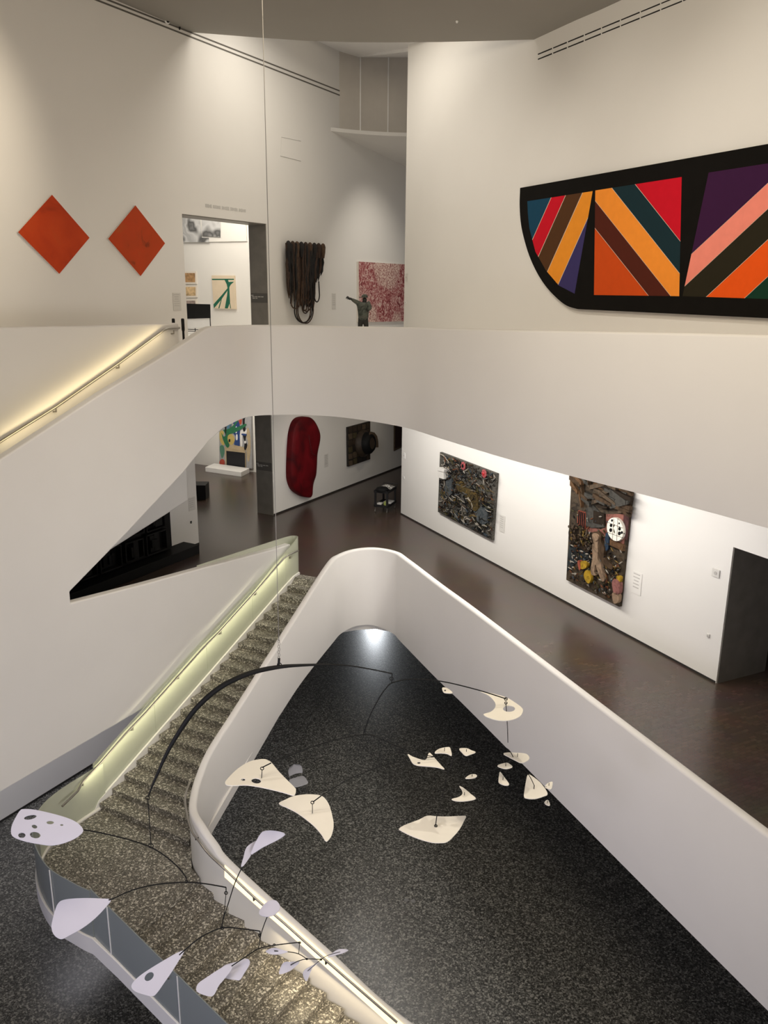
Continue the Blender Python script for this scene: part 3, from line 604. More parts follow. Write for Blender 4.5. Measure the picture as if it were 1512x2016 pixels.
mb = MB(); panelR(mb, za([(188, 480), (215, 445), (300, 480), (298, 655), (200, 620)]), .26, .24, M['card']); mb.prism(onR(za([(185, 455), (225, 440), (310, 485), (300, 530), (190, 500)]), .3), nR * .26, M['card']); tag(mb.build('tin', t), 'off-white tin fixed to the left edge')

zb = lambda pts: zm(pts, 1090, 920, .14383)
t = thing('assemblage', onpl(1170, 1180, nR, KR), 'tall brown assemblage with driftwood, a spotted white disc and a tan figure, lower right wall', 'assemblage', 'assemblages on the lower right wall')
q5 = [(255, -40), (1075, 200), (895, 1910), (172, 1540)]; B5 = bil(*q5)
mb = MB(); panelR(mb, zb(q5), .10, .1, scribble('dark_ground', [(.010, .008, .007), (.04, .03, .02), (.075, .055, .036), (.014, .012, .010)], 4, .7, 1.5)); mb.build('panel', t)
pc = {k: scribble('patch_' + k, [tuple(q * .30 for q in c), tuple(q * .66 for q in c), tuple(q * .85 for q in c)], 6, .7, 1.) for k, c in dict(pink=(.32, .13, .10), slate=(.035, .045, .05), wood=(.12, .085, .055), tan=(.38, .26, .17), hair=(.09, .055, .03), red=(.40, .10, .06), blue=(.03, .055, .095), mauve=(.11, .045, .045), yellow=(.55, .34, .03), grey=(.08, .075, .065), rose=(.38, .16, .14), plank=(.16, .085, .04)).items()}
def ass(nm, pts, mat, off, th=.06, lab=None, cv=True):
    mb = MB(); pts = [tuple(q) for q in catmull(pts, 4, True)] if cv else pts
    panelR(mb, zb(pts), off, th, mat); o = mb.build(nm, t)
    if lab: tag(o, lab)
ass('painted_sheet', [(400, 840), (520, 820), (640, 850), (700, 830), (720, 640), (1010, 640), (960, 1050), (700, 1020), (640, 900), (440, 880)], pc['pink'], .115, .03, 'dusty pink painted area', False)
ass('painted_sheet', [(215, 1060), (510, 1180), (500, 1330), (330, 1290), (185, 1420), (195, 1200)], pc['slate'], .115, .03, None, False)
ass('painted_sheet', [(960, 420), (1050, 430), (1000, 1000), (950, 940)], pc['mauve'], .118, .03, None, False)
ass('window_panel', [(335, 590), (440, 620), (425, 850), (320, 760)], pc['red'], .15, .05, 'small red window', False)
mb = MB()
for k in range(4): mb.prism(onR(zb([(340 + 25 * k, 600 + 8 * k), (352 + 25 * k, 604 + 8 * k), (340 + 25 * k, 800 + 16 * k), (328 + 25 * k, 790 + 16 * k)]), .165), nR * .02, shard[0])
mb.build('window_bars', t)
ass('grid_panel', [(440, 560), (540, 520), (700, 690), (700, 820), (520, 830), (440, 800)], pc['grey'], .14, .05, None, False)
ass('grid_panel', [(545, 590), (690, 640), (700, 800), (540, 760)], shard[5], .155, .05, None, False)
ass('fur', [(215, 850), (320, 810), (420, 890), (470, 970), (500, 1060), (480, 1150), (430, 1160), (330, 1070), (235, 1020), (205, 940)], shard[5], .17, .07)
mb = MB()
for i in range(150):
    x, y = rng.uniform(205, 520), rng.uniform(800, 1120)
    if (x - 205) * .55 + 790 > y + 60 or y > 950 + (x - 205) * .75: continue
    a = rng.uniform(.6, 2.2); L_ = rng.uniform(15, 45)
    mb.tube(onR(zb([(x - L_ * .3 * cos(a), y - L_ * .5 * sin(a)), (x, y), (x + L_ * .5 * cos(a) + rng.uniform(-8, 8), y + L_ * .6 * sin(a))]), rng.uniform(.2, .3)), [.02, .03, .006], rng.choices([pc['hair'], pc['wood'], shard[5], shard[1], shard[8], shard[3]], [5, 3, 4, .7, 2, 2])[0], 5)
tag(mb.build('fibres', t, smooth=50), kind='stuff')
ass('face', [(525, 930), (560, 915), (600, 940), (605, 990), (570, 1010), (530, 980)], pc['tan'], .25, .06)
ass('figure', [(520, 930), (560, 900), (620, 930), (610, 1000), (600, 1060), (605, 1150), (600, 1260), (640, 1310), (660, 1420), (695, 1530), (660, 1560), (600, 1420), (570, 1330), (555, 1440), (570, 1480), (520, 1470), (505, 1400), (530, 1240), (525, 1080), (540, 1010)], pc['tan'], .22, .1, 'tan cut-out figure')
ass('hair', [(530, 890), (600, 880), (650, 930), (645, 1010), (690, 1100), (690, 1230), (800, 1340), (780, 1400), (660, 1300), (610, 1160), (620, 1010), (560, 910)], pc['hair'], .21, .08)
ass('blue_strip', [(710, 920), (745, 900), (755, 1000), (735, 1130), (695, 1110)], pc['blue'], .17, .05)
ass('box_front', [(770, 990), (945, 1070), (940, 1150), (765, 1060)], pc['plank'], .2, .09, None, False)
mb = MB(); dc = zb([(840, 850)])[0]
dsk = [(840 + 112 * cos(2 * pi * k / 28), 850 + 30 * cos(2 * pi * k / 28) + 158 * sin(2 * pi * k / 28)) for k in range(28)]
panelR(mb, zb(dsk), .2, .09, M['cream'])
for x, y, r in ((798, 728, 13), (895, 768, 10), (785, 795, 18), (900, 842, 18), (780, 860, 20), (898, 905, 20), (932, 893, 15)):
    mb.prism(onR(zb([(x + r * cos(2 * pi * k / 14), y + r * 1.35 * sin(2 * pi * k / 14)) for k in range(14)]), .205), nR * .01, shard[0])
for a_, b_ in (((820, 700), (800, 1000)), ((875, 700), (860, 1005)), ((735, 750), (945, 830)), ((725, 885), (950, 965))):
    d_ = (4, 0) if abs(a_[0] - b_[0]) < 50 else (0, 5)
    mb.prism(onR(zb([a_, (a_[0] + d_[0], a_[1] + d_[1]), (b_[0] + d_[0], b_[1] + d_[1]), b_]), .204), nR * .01, shard[4])
tag(mb.build('disc', t), 'white round disc with black spots')
ass('toy', [(370, 1290), (430, 1290), (455, 1340), (420, 1390), (360, 1380)], pc['yellow'], .24, .1, 'yellow toy shape')
ass('toy', [(440, 1410), (480, 1440), (510, 1520), (480, 1590), (440, 1560), (410, 1480)], pc['yellow'], .24, .1, 'yellow toy shape')
ass('toy', [(325, 1290), (355, 1285), (365, 1390), (345, 1400)], pc['red'], .25, .1)
ass('toy', [(800, 1560), (850, 1530), (900, 1590), (895, 1720), (830, 1740), (805, 1660)], pc['rose'], .22, .1, 'pink spotted shape')
ass('toy', [(800, 1720), (880, 1740), (880, 1840), (820, 1860)], pc['tan'], .22, .1)
ass('toy', [(860, 1490), (910, 1500), (905, 1570), (870, 1570)], pc['yellow'], .2, .08)
mb = MB()
for i in range(70):
    u, v = rng.uniform(.02, .95), rng.uniform(-.02, .28) ; a = rng.uniform(-.6, .5) + (.9 if u < .3 else 0); L_ = rng.uniform(.07, .17); w_ = rng.uniform(.012, .03)
    if u < .3: L_ *= .8
    pts = [(u - L_ * cos(a), v - L_ * .45 * sin(a) - w_), (u + L_ * cos(a), v + L_ * .45 * sin(a) - w_ * .6), (u + L_ * cos(a), v + L_ * .45 * sin(a) + w_ * .5), (u - L_ * cos(a), v - L_ * .45 * sin(a) + w_)]
    pts = [(min(1.0, max(-.09, x)), min(.36, y)) for x, y in pts]
    mb.prism(onR(zb([B5(q) for q in pts]), rng.uniform(.16, .32)), nR * .1, rng.choice([pc['wood'], pc['grey'], pc['hair'], shard[5], pc['plank']]))
tag(mb.build('driftwood', t), 'driftwood boards along the top')
mb = MB()
for i in range(420):
    u, v = rng.uniform(.03, .95), rng.choice([rng.uniform(.62, .98), rng.uniform(.62, .98), rng.uniform(.34, .98)]); a = rng.uniform(0, pi); L_ = rng.uniform(.010, .04)
    mb.tube(onR(zb([B5((min(.98, max(.02, u + s_ * L_ * cos(a))), min(.985, v + s_ * L_ * .5 * sin(a)))) for s_ in (-1, 0, 1)]), rng.uniform(.12, .2)), [.008, .022, .008], rng.choices(shard, [3, 2.4, 3, 3, 4, 4, 1, 2, 2])[0], 5)
tag(mb.build('scraps', t, smooth=50), kind='stuff')

# black sculpture wall and plinths
t = thing('black_sculpture', LP(15.2, KL, F2), 'wall of black boxed reliefs behind the triangular stair opening', 'sculpture')
mb = MB(); mb.box(LP(14.2, KL + .125, -5.72), nL * .115, dL * 4.28, ZV * 2.25, M['black']); mb.build('backing', t)
for i in range(9):
    for j in range(6):
        s0, z0 = 10.3 + i * .92, -7.84 + j * .74; w_, h_ = .44 * rng.uniform(.8, 1), .35 * rng.uniform(.85, 1)
        mb = MB(); c = LP(s0, KL + .32, z0 + .3); mb.box(c + ZV * (h_ - .02), nL * .12, dL * w_, ZV * .02, M['black']); mb.box(c - ZV * (h_ - .02), nL * .12, dL * w_, ZV * .02, M['black'])
        for sg in (-1, 1): mb.box(c + dL * sg * (w_ - .02), nL * .12, dL * .02, ZV * h_, M['black'])
        for k in range(3):
            cc = c + dL * rng.uniform(-.3, .3) * w_ + ZV * rng.uniform(-.05, .05); mb.box(cc, nL * rng.uniform(.05, .14), dL * rng.uniform(.04, .16), ZV * rng.uniform(.1, .3), M['black'])
        mb.build('relief_box', t)
mb = MB(); mb.box(LP(14.5, KL + .36, F2 + .15), nL * .33, dL * 4.74, ZV * .15, M['black']); tag(mb.build('plinth', bevel=.01), 'long low black plinth under the black boxed reliefs', 'plinth')
q = onz(405.6, 984, F2); mb = MB(); mb.box(q + np.array([-.6, .35, .3]), (.6, 0, 0), (0, .35, 0), (0, 0, .3), M['black']); tag(mb.build('plinth', bevel=.01), 'short black plinth just inside the lower gallery doorway', 'plinth')

# gallery behind the lower doorway: painted chimney wall and white plinth
zf = lambda pts: zm(pts, 380, 800, .11905)
onG = lambda pts, off: [onpl(x, y, dL, 29.9 - off) for x, y in pts]
mur = {k: plain('mural_' + k, c, .6, noise=.08, scale=6) for k, c in dict(ground=(.36, .36, .37), green=(.028, .16, .07), blue=(.025, .06, .20), yellow=(.55, .42, .13), white=(.75, .74, .72), black=(.01, .01, .012), rust=(.45, .07, .04), steel=(.10, .22, .33), sand=(.48, .38, .24), tealg=(.09, .22, .15)).items()}
t = thing('chimney_mural', onG(zf([(700, 1000)]), 0)[0], 'tall mural of green, blue and yellow abstract shapes round a black hearth', 'mural')
mb = MB(); mb.prism(onG(zf([(430, 60), (955, -30), (975, 1030), (437, 960)]), .12), dL * .11, mur['ground']); mb.build('panel', t)
def mura(nm, k, pts, off=.13, cv=True):
    mb = MB(); pts = [tuple(q) for q in catmull(pts, 4, True)] if cv else pts
    mb.prism(onG(zf(pts), off), dL * .01, mur[k]); mb.build(nm, t)
mura('painted_shape', 'yellow', [(440, 430), (480, 400), (510, 440), (480, 520), (520, 620), (490, 640), (445, 560)])
mura('painted_shape', 'sand', [(900, 350), (940, 450), (950, 700), (930, 900), (895, 880), (885, 700), (910, 600), (880, 480)])
mura('painted_shape', 'tealg', [(445, 660), (500, 650), (520, 760), (480, 860), (450, 760)])
mura('painted_shape', 'rust', [(445, 900), (480, 870), (520, 900), (515, 965), (440, 950)])
mura('painted_shape', 'yellow', [(560, 480), (640, 460), (690, 560), (640, 640), (590, 600)])
mura('painted_shape', 'steel', [(560, 300), (600, 260), (640, 240), (630, 380), (570, 400)])
mura('painted_shape', 'yellow', [(640, 110), (660, 110), (640, 330), (600, 330)])
mura('painted_shape', 'blue', [(655, 90), (710, 70), (735, 240), (770, 280), (770, 660), (720, 680), (680, 620), (700, 500), (660, 430), (690, 330), (650, 250)], .133)
mura('painted_shape', 'white', [(710, 470), (735, 470), (735, 550), (710, 550)], .137); mura('painted_shape', 'white', [(700, 360), (720, 330), (725, 430), (705, 440)], .137)
mura('painted_shape', 'white', [(600, 420), (660, 390), (670, 430), (610, 450)], .137); mura('painted_shape', 'rust', [(740, 90), (800, 60), (805, 260), (780, 300), (755, 240)], .135)
mura('painted_shape', 'green', [(500, 390), (560, 380), (660, 320), (780, 150), (790, 170), (690, 350), (860, 290), (865, 330), (700, 430), (590, 470), (570, 540), (600, 650), (560, 680), (500, 560), (470, 440), (505, 500), (540, 470)], .14)
mura('painted_shape', 'black', [(525, 340), (550, 320), (545, 470), (535, 470)], .143); mura('painted_shape', 'black', [(590, 545), (612, 545), (612, 585), (590, 585)], .143)
mura('painted_shape', 'white', [(780, 420), (880, 380), (880, 450), (820, 470), (815, 640), (785, 650)], .134)
mura('painted_shape', 'black', [(825, 60), (885, 40), (850, 250), (870, 390), (825, 390)], .138); mura('painted_shape', 'black', [(825, 470), (875, 470), (865, 560), (895, 640), (870, 720), (845, 700), (850, 600)], .141)
mura('painted_shape', 'blue', [(808, 450), (880, 460), (880, 485), (808, 475)], .145); mura('painted_shape', 'white', [(850, 575), (875, 575), (875, 610), (850, 610)], .147)
mura('painted_shape', 'sand', [(520, 690), (600, 650), (680, 640), (870, 690), (850, 740), (700, 720)], .135)
mb = MB(); mb.prism(onG(zf([(525, 700), (865, 750), (870, 1015), (535, 965)]), .17), dL * .05, mur['sand']); mb.prism(onG(zf([(550, 735), (858, 770), (863, 1015), (555, 968)]), .175), dL * .04, mur['black']); tag(mb.build('hearth', t), 'black hearth opening with pale surround')
A, B_, C_ = [onz(x, y, F2) for x, y in ((404.4, 928.6), (475, 939), (501, 926))]
mb = MB(); C_ = B_ + (C_ - B_) * .62; D_ = A + (C_ - B_); mb.hexa([A, B_, C_, D_], [q + ZV * .22 for q in (A, B_, C_, D_)], M['whitepaint']); tag(mb.build('plinth', bevel=.01), 'low white plinth in front of the colourful mural', 'plinth')

# gallery behind the upper doorway
zu = lambda pts: zm(pts, 330, 400, .15212)
gp = scribble('grey_photograph', [(.72, .72, .72), (.42, .42, .42), (.60, .60, .60), (.10, .10, .10), (.5, .5, .5)], .9, .5, .6, [.25, .42, .52, .62, .8], 2.)
for pts, lb in (([(40, 100), (408, 100), (438, 446), (530, 450), (535, 505), (60, 505)], 'large black and white photograph panel seen at the top left of the upper doorway'), ([(440, 100), (680, 120), (680, 440), (445, 425)], 'black and white photograph panel, the right one above the green painting')):
    mb = MB(); mb.prism(onG(zu(pts), .1), dL * .02, gp); tag(mb.build('photo_panel'), lb, 'photograph', 'photograph panels')
t = thing('green_painting', onG(zu([(720, 1370)]), 0)[0], 'cream canvas with dark green branching lines, inside the upper doorway', 'painting')
mb = MB(); mb.prism(onG(zu([(568, 935), (862, 937), (882, 1372), (598, 1362)]), .08), dL * .07, plain('cream_canvas', (.74, .62, .46), .7, noise=.03)); mb.build('canvas', t)
gmm = plain('green_line', (.012, .13, .075), .6)
for pts in ([(572, 978), (858, 978), (858, 992), (576, 994)], [(735, 990), (780, 990), (790, 1020), (860, 1016), (815, 1055), (798, 1090), (808, 1280), (778, 1362), (740, 1360), (768, 1200), (775, 1130), (700, 1240), (600, 1360), (592, 1310), (700, 1190), (775, 1100), (765, 1050)], [(690, 1250), (700, 1245), (670, 1360), (655, 1360)], [(800, 1280), (806, 1280), (820, 1362), (810, 1362)]):
    mb = MB(); mb.prism(onG(zu(pts), .085), dL * .006, gmm); mb.build('painted_line', t)
fr = plain('pale_frame', (.80, .74, .66), .5)
for (x0, y0, x1, y1), lb, c in (((200, 882, 372, 1045), 'small framed brown drawing, top of the three by the doorway edge', (.45, .27, .13)), ((210, 1062, 378, 1220), 'small framed pale ochre drawing, middle of the three by the doorway edge', (.60, .43, .24)), ((215, 1240, 375, 1400), 'small framed greyish drawing, lowest of the three, behind the black table', (.35, .28, .25))):
    t = thing('framed_drawing', onG(zu([((x0 + x1) / 2, y1)]), 0)[0], lb, 'drawing', 'small framed drawings')
    mb = MB(); mb.prism(onG(zu([(x0, y0), (x1, y0), (x1 + 4, y1), (x0 + 4, y1)]), .05), dL * .04, fr); mb.build('frame', t)
    mb = MB(); mb.prism(onG(zu([(x0 + 16, y0 + 22), (x1 - 18, y0 + 22), (x1 - 16, y1 - 22), (x0 + 18, y1 - 22)]), .055), dL * .006, scribble('sketch', [tuple(q * .5 for q in c), c, tuple(min(1, q * 1.4) for q in c)], 4, .7, 1.)); mb.build('picture', t)
# display table with black back panel
onT = lambda pts, s_: [onpl(x, y, dL, s_) for x, y in pts]
g0 = onT(zu([(400, 1500)]), 28.2)[0]
t = thing('display_table', (g0[0], g0[1], F3), 'display table with black upright panel and thin black legs inside the upper doorway', 'table')
mb = MB(); mb.prism(onT(zu([(150, 1297), (543, 1309), (548, 1488), (160, 1500)]), 28.2), dL * .05, M['black']); mb.build('back_panel', t)
mb = MB(); mb.prism(onT(zu([(160, 1500), (544, 1490), (552, 1592), (165, 1640)]), 28.22), dL * .03, M['whitepaint']); mb.build('front_panel', t)
for x in (550, 170):
    a = onT(zu([(x, 1480)]), 28.2)[0]; b = np.array([a[0], a[1], F3])
    for o_ in ((0,) if x == 550 else (0, .9)): mb = MB(); mb.tube([a + dL * o_, b + dL * o_], .02, M['black'], 6); mb.build('leg', t)
for y0, y1 in ((1628, 1642), (1655, 1662)):
    mb = MB(); mb.tube(onT(zu([(170, y0), (552, y1)]), 28.2), .015, M['black'], 6); mb.build('stretcher', t)

# jamb signs
for z0, lb in ((-.35, 'dark text panel on the jamb of the upper gallery doorway'), (-6.45, 'dark text panel on the jamb of the lower gallery doorway')):
    t = thing('jamb_sign', LP(24.2, KL - .4, z0), lb, 'sign', 'doorway text panels')
    mb = MB(); mb.box(LP(24.198, KL - .39, z0), nL * .36, dL * .004, ZV * .16, plain('sign_grey', (.10, .095, .085), .5)); mb.build('plate', t)
    mb = MB()
    for k, (u0, u1) in enumerate(((-.34, -.22), (-.30, .22), (-.28, -.06))):
        n_ = int((u1 - u0) / .022)
        for j in range(n_):
            if j % 6 != 5: mb.box(LP(24.193, KL - .39 + u0 + j * .022, z0 + .09 - .05 * k), nL * .008, dL * .001, ZV * .012, M['card'])
    mb.build('lettering', t)

# label cards
def card(px, wall, lb, w_=.16, h_=.22, lines=5, mat=None):
    n_, d_, k = (nL, dL, KL) if wall == 'L' else (nR, -dR, KR)
    sg = 1 if wall == 'L' else -1
    q = onpl(*px, n_, k)
    t = thing('label_card', q, lb, 'label')
    mb = MB(); mb.box(q + n_ * sg * .009, n_ * .005, d_ * w_, ZV * h_, mat or M['card']); mb.build('card', t)
    mb = MB()
    for i in range(lines): mb.box(q + n_ * sg * .0145 + ZV * (h_ * .8 - i * h_ * 1.5 / max(1, lines)) - d_ * w_ * .1, n_ * .001, d_ * w_ * rng.uniform(.5, .75), ZV * h_ * .05, M['cardtext'])
    mb.build('lettering', t)
card((348, 594), 'L', 'faint grey text label left of the upper gallery doorway', .17, .26, 6)
card((657, 593), 'L', 'pale text label right of the rope hanging', .14, .3, 6)
card((642, 907), 'L', 'pale text label right of the red relief', .14, .27, 6)
card((377.5, 992), 'L', 'pale text label beside the black reliefs', .16, .22, 5)
card((989, 1031), 'R', 'pale text label right of the square dark assemblage', .14, .26, 6)
card((1254, 1148), 'R', 'white text label right of the tall driftwood assemblage', .16, .28, 5, M['wall'])
def plate(px, wall, nm, lb, cat, w_, h_, mat, extra=None):
    n_, d_, k, sg = (nL, dL, KL, 1) if wall == 'L' else (nR, -dR, KR, -1)
    q = onpl(*px, n_, k); t = thing(nm, q, lb, cat)
    mb = MB(); mb.box(q + n_ * sg * .017, n_ * .014, d_ * w_, ZV * h_, mat); mb.build('plate', t, bevel=.006)
    mb = MB(); mb.lathe(q + n_ * sg * .03, [(min(w_, h_) * .45, 0), (min(w_, h_) * .4, .012)], M['cardtext'], 12, n_ * sg); mb.build('button', t)
plate((1410.5, 1128), 'R', 'thermostat', 'small off-white thermostat beside the dark doorway on the right', 'thermostat', .10, .09, M['card'])
plate((797, 897), 'R', 'switch_plate', 'white switch plate near the wall corner on the lower level', 'switch', .06, .11, M['whitepaint'])
plate((796, 940), 'R', 'outlet_plate', 'white outlet plate low by the wall corner, under the switch plate', 'outlet', .05, .06, M['whitepaint'])
plate((801, 546), 'R', 'switch_plate', 'grey switch plate by the wall corner on the upper level', 'switch', .06, .13, M['card'])
plate((800, 595), 'R', 'outlet_plate', 'tiny pale outlet plate under the upper switch plate', 'outlet', .04, .05, M['whitepaint'])
plate((1395, 1251), 'R', 'outlet_plate', 'tiny grey outlet plate low on the right wall by the dark doorway', 'outlet', .04, .04, M['card'])
plate((375.5, 1028), 'L', 'outlet_plate', 'tiny dark outlet plate left of the lower gallery doorway', 'outlet', .03, .04, M['dark'])
# faint raised text over the upper doorway and access panel
a, b = onpl(404, 404.5, nL, KL), onpl(486, 415.5, nL, KL)
mb = MB(); n_ = 34
for j in range(n_):
    if j % 7 == 5: continue
    q = a + (b - a) * (j + .5) / n_; mb.box(q + nL * .004, nL * .004, dL * .028, ZV * .05 * rng.uniform(.7, 1.1), plain('pale_letter', (.60, .585, .555), .7) if j == 0 else bpy.data.materials['pale_letter'])
tag(mb.build('wall_text'), 'faint pale lettering above the upper gallery doorway', 'lettering')
q = [onpl(x, y, nL, KL) for x, y in ((554, 270), (592, 278), (592, 317), (552, 307))]
mb = MB()
for i, j in ((0, 1), (2, 3)): mb.tube([q[i] + nL * .009, q[j] + nL * .009], .007, M['cardtext'], 5)
mb.prism([w + nL * .006 for w in q], -nL * .003, M['wall']); tag(mb.build('access_panel'), 'flush white access panel high on the wall beside the mobile cable', 'panel')

# linear slot vents
t = thing('slot_vent', LP(24, KL, 7.2), 'long double-line slot vent running under the ceiling of the left wall', 'vent')
for x0, y0, x1, y1 in ((216, -.5, 673.4, 179.6), (193.5, -.5, 673, 188)):
    a, b = onpl(x0, y0, nL, KL), onpl(x1, y1, nL, KL); d_ = b - a; a = a - d_ * .25
    mb = MB(); mb.prism([a + nL * .006, b + nL * .006, b + nL * .006 - ZV * .045, a + nL * .006 - ZV * .045], -nL * .012, plain('slot_grey', (.13, .12, .105), .8)); mb.build('slot', t)
t = thing('slot_vent', RP(21, KR, 6), 'double row of black slots of the air vent high on the right wall', 'vent')
zs = lambda pts: zm(pts, 1040, 0, .22487)
us = [78, 212, 342, 490, 640, 806, 980, 1158, 1350, 1560]
for (xa, ya, xb, yb) in ((78, 478, 1245, -4), (78, 522, 1350, 8)):
    for u0, u1 in zip(us, us[1:]):
        u0, u1 = u0 + 6, u1 - 6; f = lambda u: ya + (yb - ya) * (u - xa) / (xb - xa)
        mb = MB(); A = onR(zs([(u0, f(u0) - 5), (u1, f(u1) - 6), (u1, f(u1) + 6), (u0, f(u0) + 5)]), .006); mb.prism(A, nR * .012, M['dark']); mb.build('slot', t)
q = onpl(328, 40, nL, KL + .015); t = thing('security_camera', q, 'small round black camera dome on the slot line of the left wall', 'camera')
mb = MB(); mb.lathe(q, [(.10, 0), (.10, .03), (.08, .04)], M['whitepaint'], 18, nL); mb.build('mount', t, smooth=40)
mb = MB(); mb.lathe(q + nL * .03, [(.07, 0), (.06, .04), (.03, .065), (.005, .07)], M['black'], 16, nL); mb.build('dome', t, smooth=50)
q = onpl(352.5, 54, nL, KL); mb = MB(); mb.box(q + nL * .03, nL * .02, dL * .02 + ZV * .05, ZV * .02 - dL * .01, M['black']); tag(mb.build('sensor'), 'short black sensor right of the camera dome', 'sensor')

# ------------------------------------------------------------------ utility cart with supplies
ca, cb = onz(739, 1008, F2), onz(762, 1010.6, F2)
ex = (cb - ca); ex[2] = 0; cw = np.linalg.norm(ex); ex /= cw; ey = np.array([-ex[1], ex[0], 0]); ey = ey if ey[1] > 0 else -ey
cl = .85
cpt = lambda u, v, z: ca + ex * u * cw + ey * v * cl + ZV * z
t = thing('utility_cart', cpt(.5, .5, 0), 'black two-shelf utility cart with a patterned cloth on top, by the lower wall corner', 'cart')
plast = plain('black_plastic', (.010, .010, .011), .5, noise=.15)
for nm, z in (('shelf', .22), ('tray', .78)):
    mb = MB(); mb.hexa([cpt(-.1, -.06, z), cpt(1.1, -.06, z), cpt(1.1, 1.06, z), cpt(-.1, 1.06, z)], [cpt(-.1, -.06, z + .05), cpt(1.1, -.06, z + .05), cpt(1.1, 1.06, z + .05), cpt(-.1, 1.06, z + .05)], plast)
    for a, b, c, d in ((-.1, -.06, 1.1, -.03), (-.1, 1.03, 1.1, 1.06), (-.1, -.06, -.06, 1.06), (1.06, -.06, 1.1, 1.06)):
        mb.hexa([cpt(a, b, z + .05), cpt(c, b, z + .05), cpt(c, d, z + .05), cpt(a, d, z + .05)], [cpt(a, b, z + .09), cpt(c, b, z + .09), cpt(c, d, z + .09), cpt(a, d, z + .09)], plast)
    mb.build(nm, t)
for u, v in ((0, 0), (1, 0), (0, 1), (1, 1)):
    mb = MB(); mb.box(cpt(u, v, .5), ex * .035, ey * .035, ZV * .30, plast); mb.build('post', t, bevel=.008)
    mb = MB(); mb.tube([cpt(u, v, .22), cpt(u, v, .11)], .015, M['steel'], 6); mb.lathe(cpt(u, v, .055) - ex * .015, [(.05, 0), (.055, .008), (.055, .022), (.05, .03)], M['steel'], 14, ex); mb.build('caster', t)
mb = MB(); mb.tube([cpt(-.1, 1.02, .85), cpt(-.1, 1.14, .95), cpt(1.1, 1.14, .95), cpt(1.1, 1.02, .85)], .018, plast, 6); mb.build('handle', t)
clothm = scribble('patterned_cloth', [(.75, .72, .66), (.78, .74, .68), (.015, .015, .015), (.72, .68, .6)], 9, .8, 1.5, [.2, .47, .52, .8])
mb = MB(); rows = []
for i in range(9):
    rows.append([cpt(.0 + j / 9, .42 + .58 * i / 8, .87 + .10 * sin(pi * min(1, i / 8)) * sin(pi * (j + .5) / 10) + .025 * sin(3 * i + 2 * j)) for j in range(10)])
mb.grid(rows, clothm); mb.grid([[q * 1 - ZV * (q[2] - F2 - .872) for q in r] for r in rows][::-1], clothm); tag(mb.build('folded_cloth', smooth=60), 'crumpled black and white patterned cloth on the top of the cart', 'cloth')
mb = MB(); mb.lathe(cpt(.5, .08, .87), [(.24, 0), (.25, .05), (.2, .11), (.1, .14), (.02, .145)], M['blackmetal'], 14); tag(mb.build('bag', smooth=50), 'black plastic bag slumped on the near end of the cart top', 'bag')
mb = MB(); mb.box(cpt(.22, .25, .305), ex * .09, ey * .09, ZV * .03, M['card']); tag(mb.build('box'), 'small pale box at the left of the lower cart shelf', 'box')
mb = MB(); mb.lathe(cpt(.75, .22, .272), [(.09, 0), (.10, .05), (.085, .12), (.05, .15), (.02, .155)], plain('lime_pack', (.30, .34, .08), .6, noise=.3, scale=20), 12); tag(mb.build('pouch', smooth=50), 'crumpled lime green pouch on the lower cart shelf', 'pouch')
mb = MB(); mb.box(cpt(.7, .66, .31), ex * .16, ey * .17, ZV * .035, M['whitepaint']); tag(mb.build('box'), 'flat white box at the back of the lower cart shelf', 'box')

# ------------------------------------------------------------------ white chair on the ground floor
S = onz(588, 1538, GND + .45); Bk = onz(577, 1508, GND + .72); fwd = S - Bk; fwd[2] = 0; fwd /= np.linalg.norm(fwd); sd = np.array([fwd[1], -fwd[0], 0])
chm = plain('grey_white_plastic', (.50, .50, .53), .45, noise=.03)
t = thing('side_chair', (S[0], S[1], GND), 'lone pale plastic chair on the dark ground floor, behind the white mobile plates', 'chair')
def shell(pts, th, mt, nm, **kw):
    mb = MB(); n = len(pts); mb.prism(pts, th, mt); return mb.build(nm, t, bevel=.012, **kw)
cp = lambda u, v, z: np.array([S[0], S[1], 0]) + sd * u + fwd * v + ZV * (GND + z)
shell([cp(u, v, .43) for u, v in catmull([(-.21, -.19), (-.23, .05), (-.19, .21), (0, .24), (.19, .21), (.23, .05), (.21, -.19), (0, -.21)], 4, True)], (0, 0, .025), chm, 'seat')
mb = MB(); rows = []
for z, w_, v in ((.55, .20, -.235), (.64, .215, -.26), (.73, .20, -.285), (.79, .15, -.30), (.81, .06, -.305)):
    rows.append([cp(w_ * (j - 4) / 4, v + .05 * ((j - 4) / 4) ** 2, z) for j in range(9)])
mb.grid(rows, chm); mb.grid([[q - fwd * .02 for q in r] for r in rows][::-1], chm); mb.build('backrest', t, smooth=60)
for u in (-.18, .18):
    mb = MB(); mb.tube([cp(u, -.19, .44), cp(u * 1.02, -.235, .58)], .014, M['steel'], 6); mb.build('back_support', t)
    for v in (-.18, .18): mb = MB(); mb.tube([cp(u * .9, v * .85, .43), cp(u * 1.1, v * 1.15, .0)], [.014, .011], M['steel'], 6); mb.build('leg', t)
for px in ((800, 1772), (813, 1774)):
    q = onz(*px, GND); mb = MB(); mb.lathe(q, [(.055, .0), (.055, .006), (.045, .009)], plain('floor_cap', (.16, .16, .16), .5) if px[0] == 800 else bpy.data.materials['floor_cap'], 18); tag(mb.build('floor_cap'), 'round grey floor cap in the dark terrazzo, the ' + ('left' if px[0] == 800 else 'right') + ' one of the pair', 'floor cap', 'pair of floor caps')
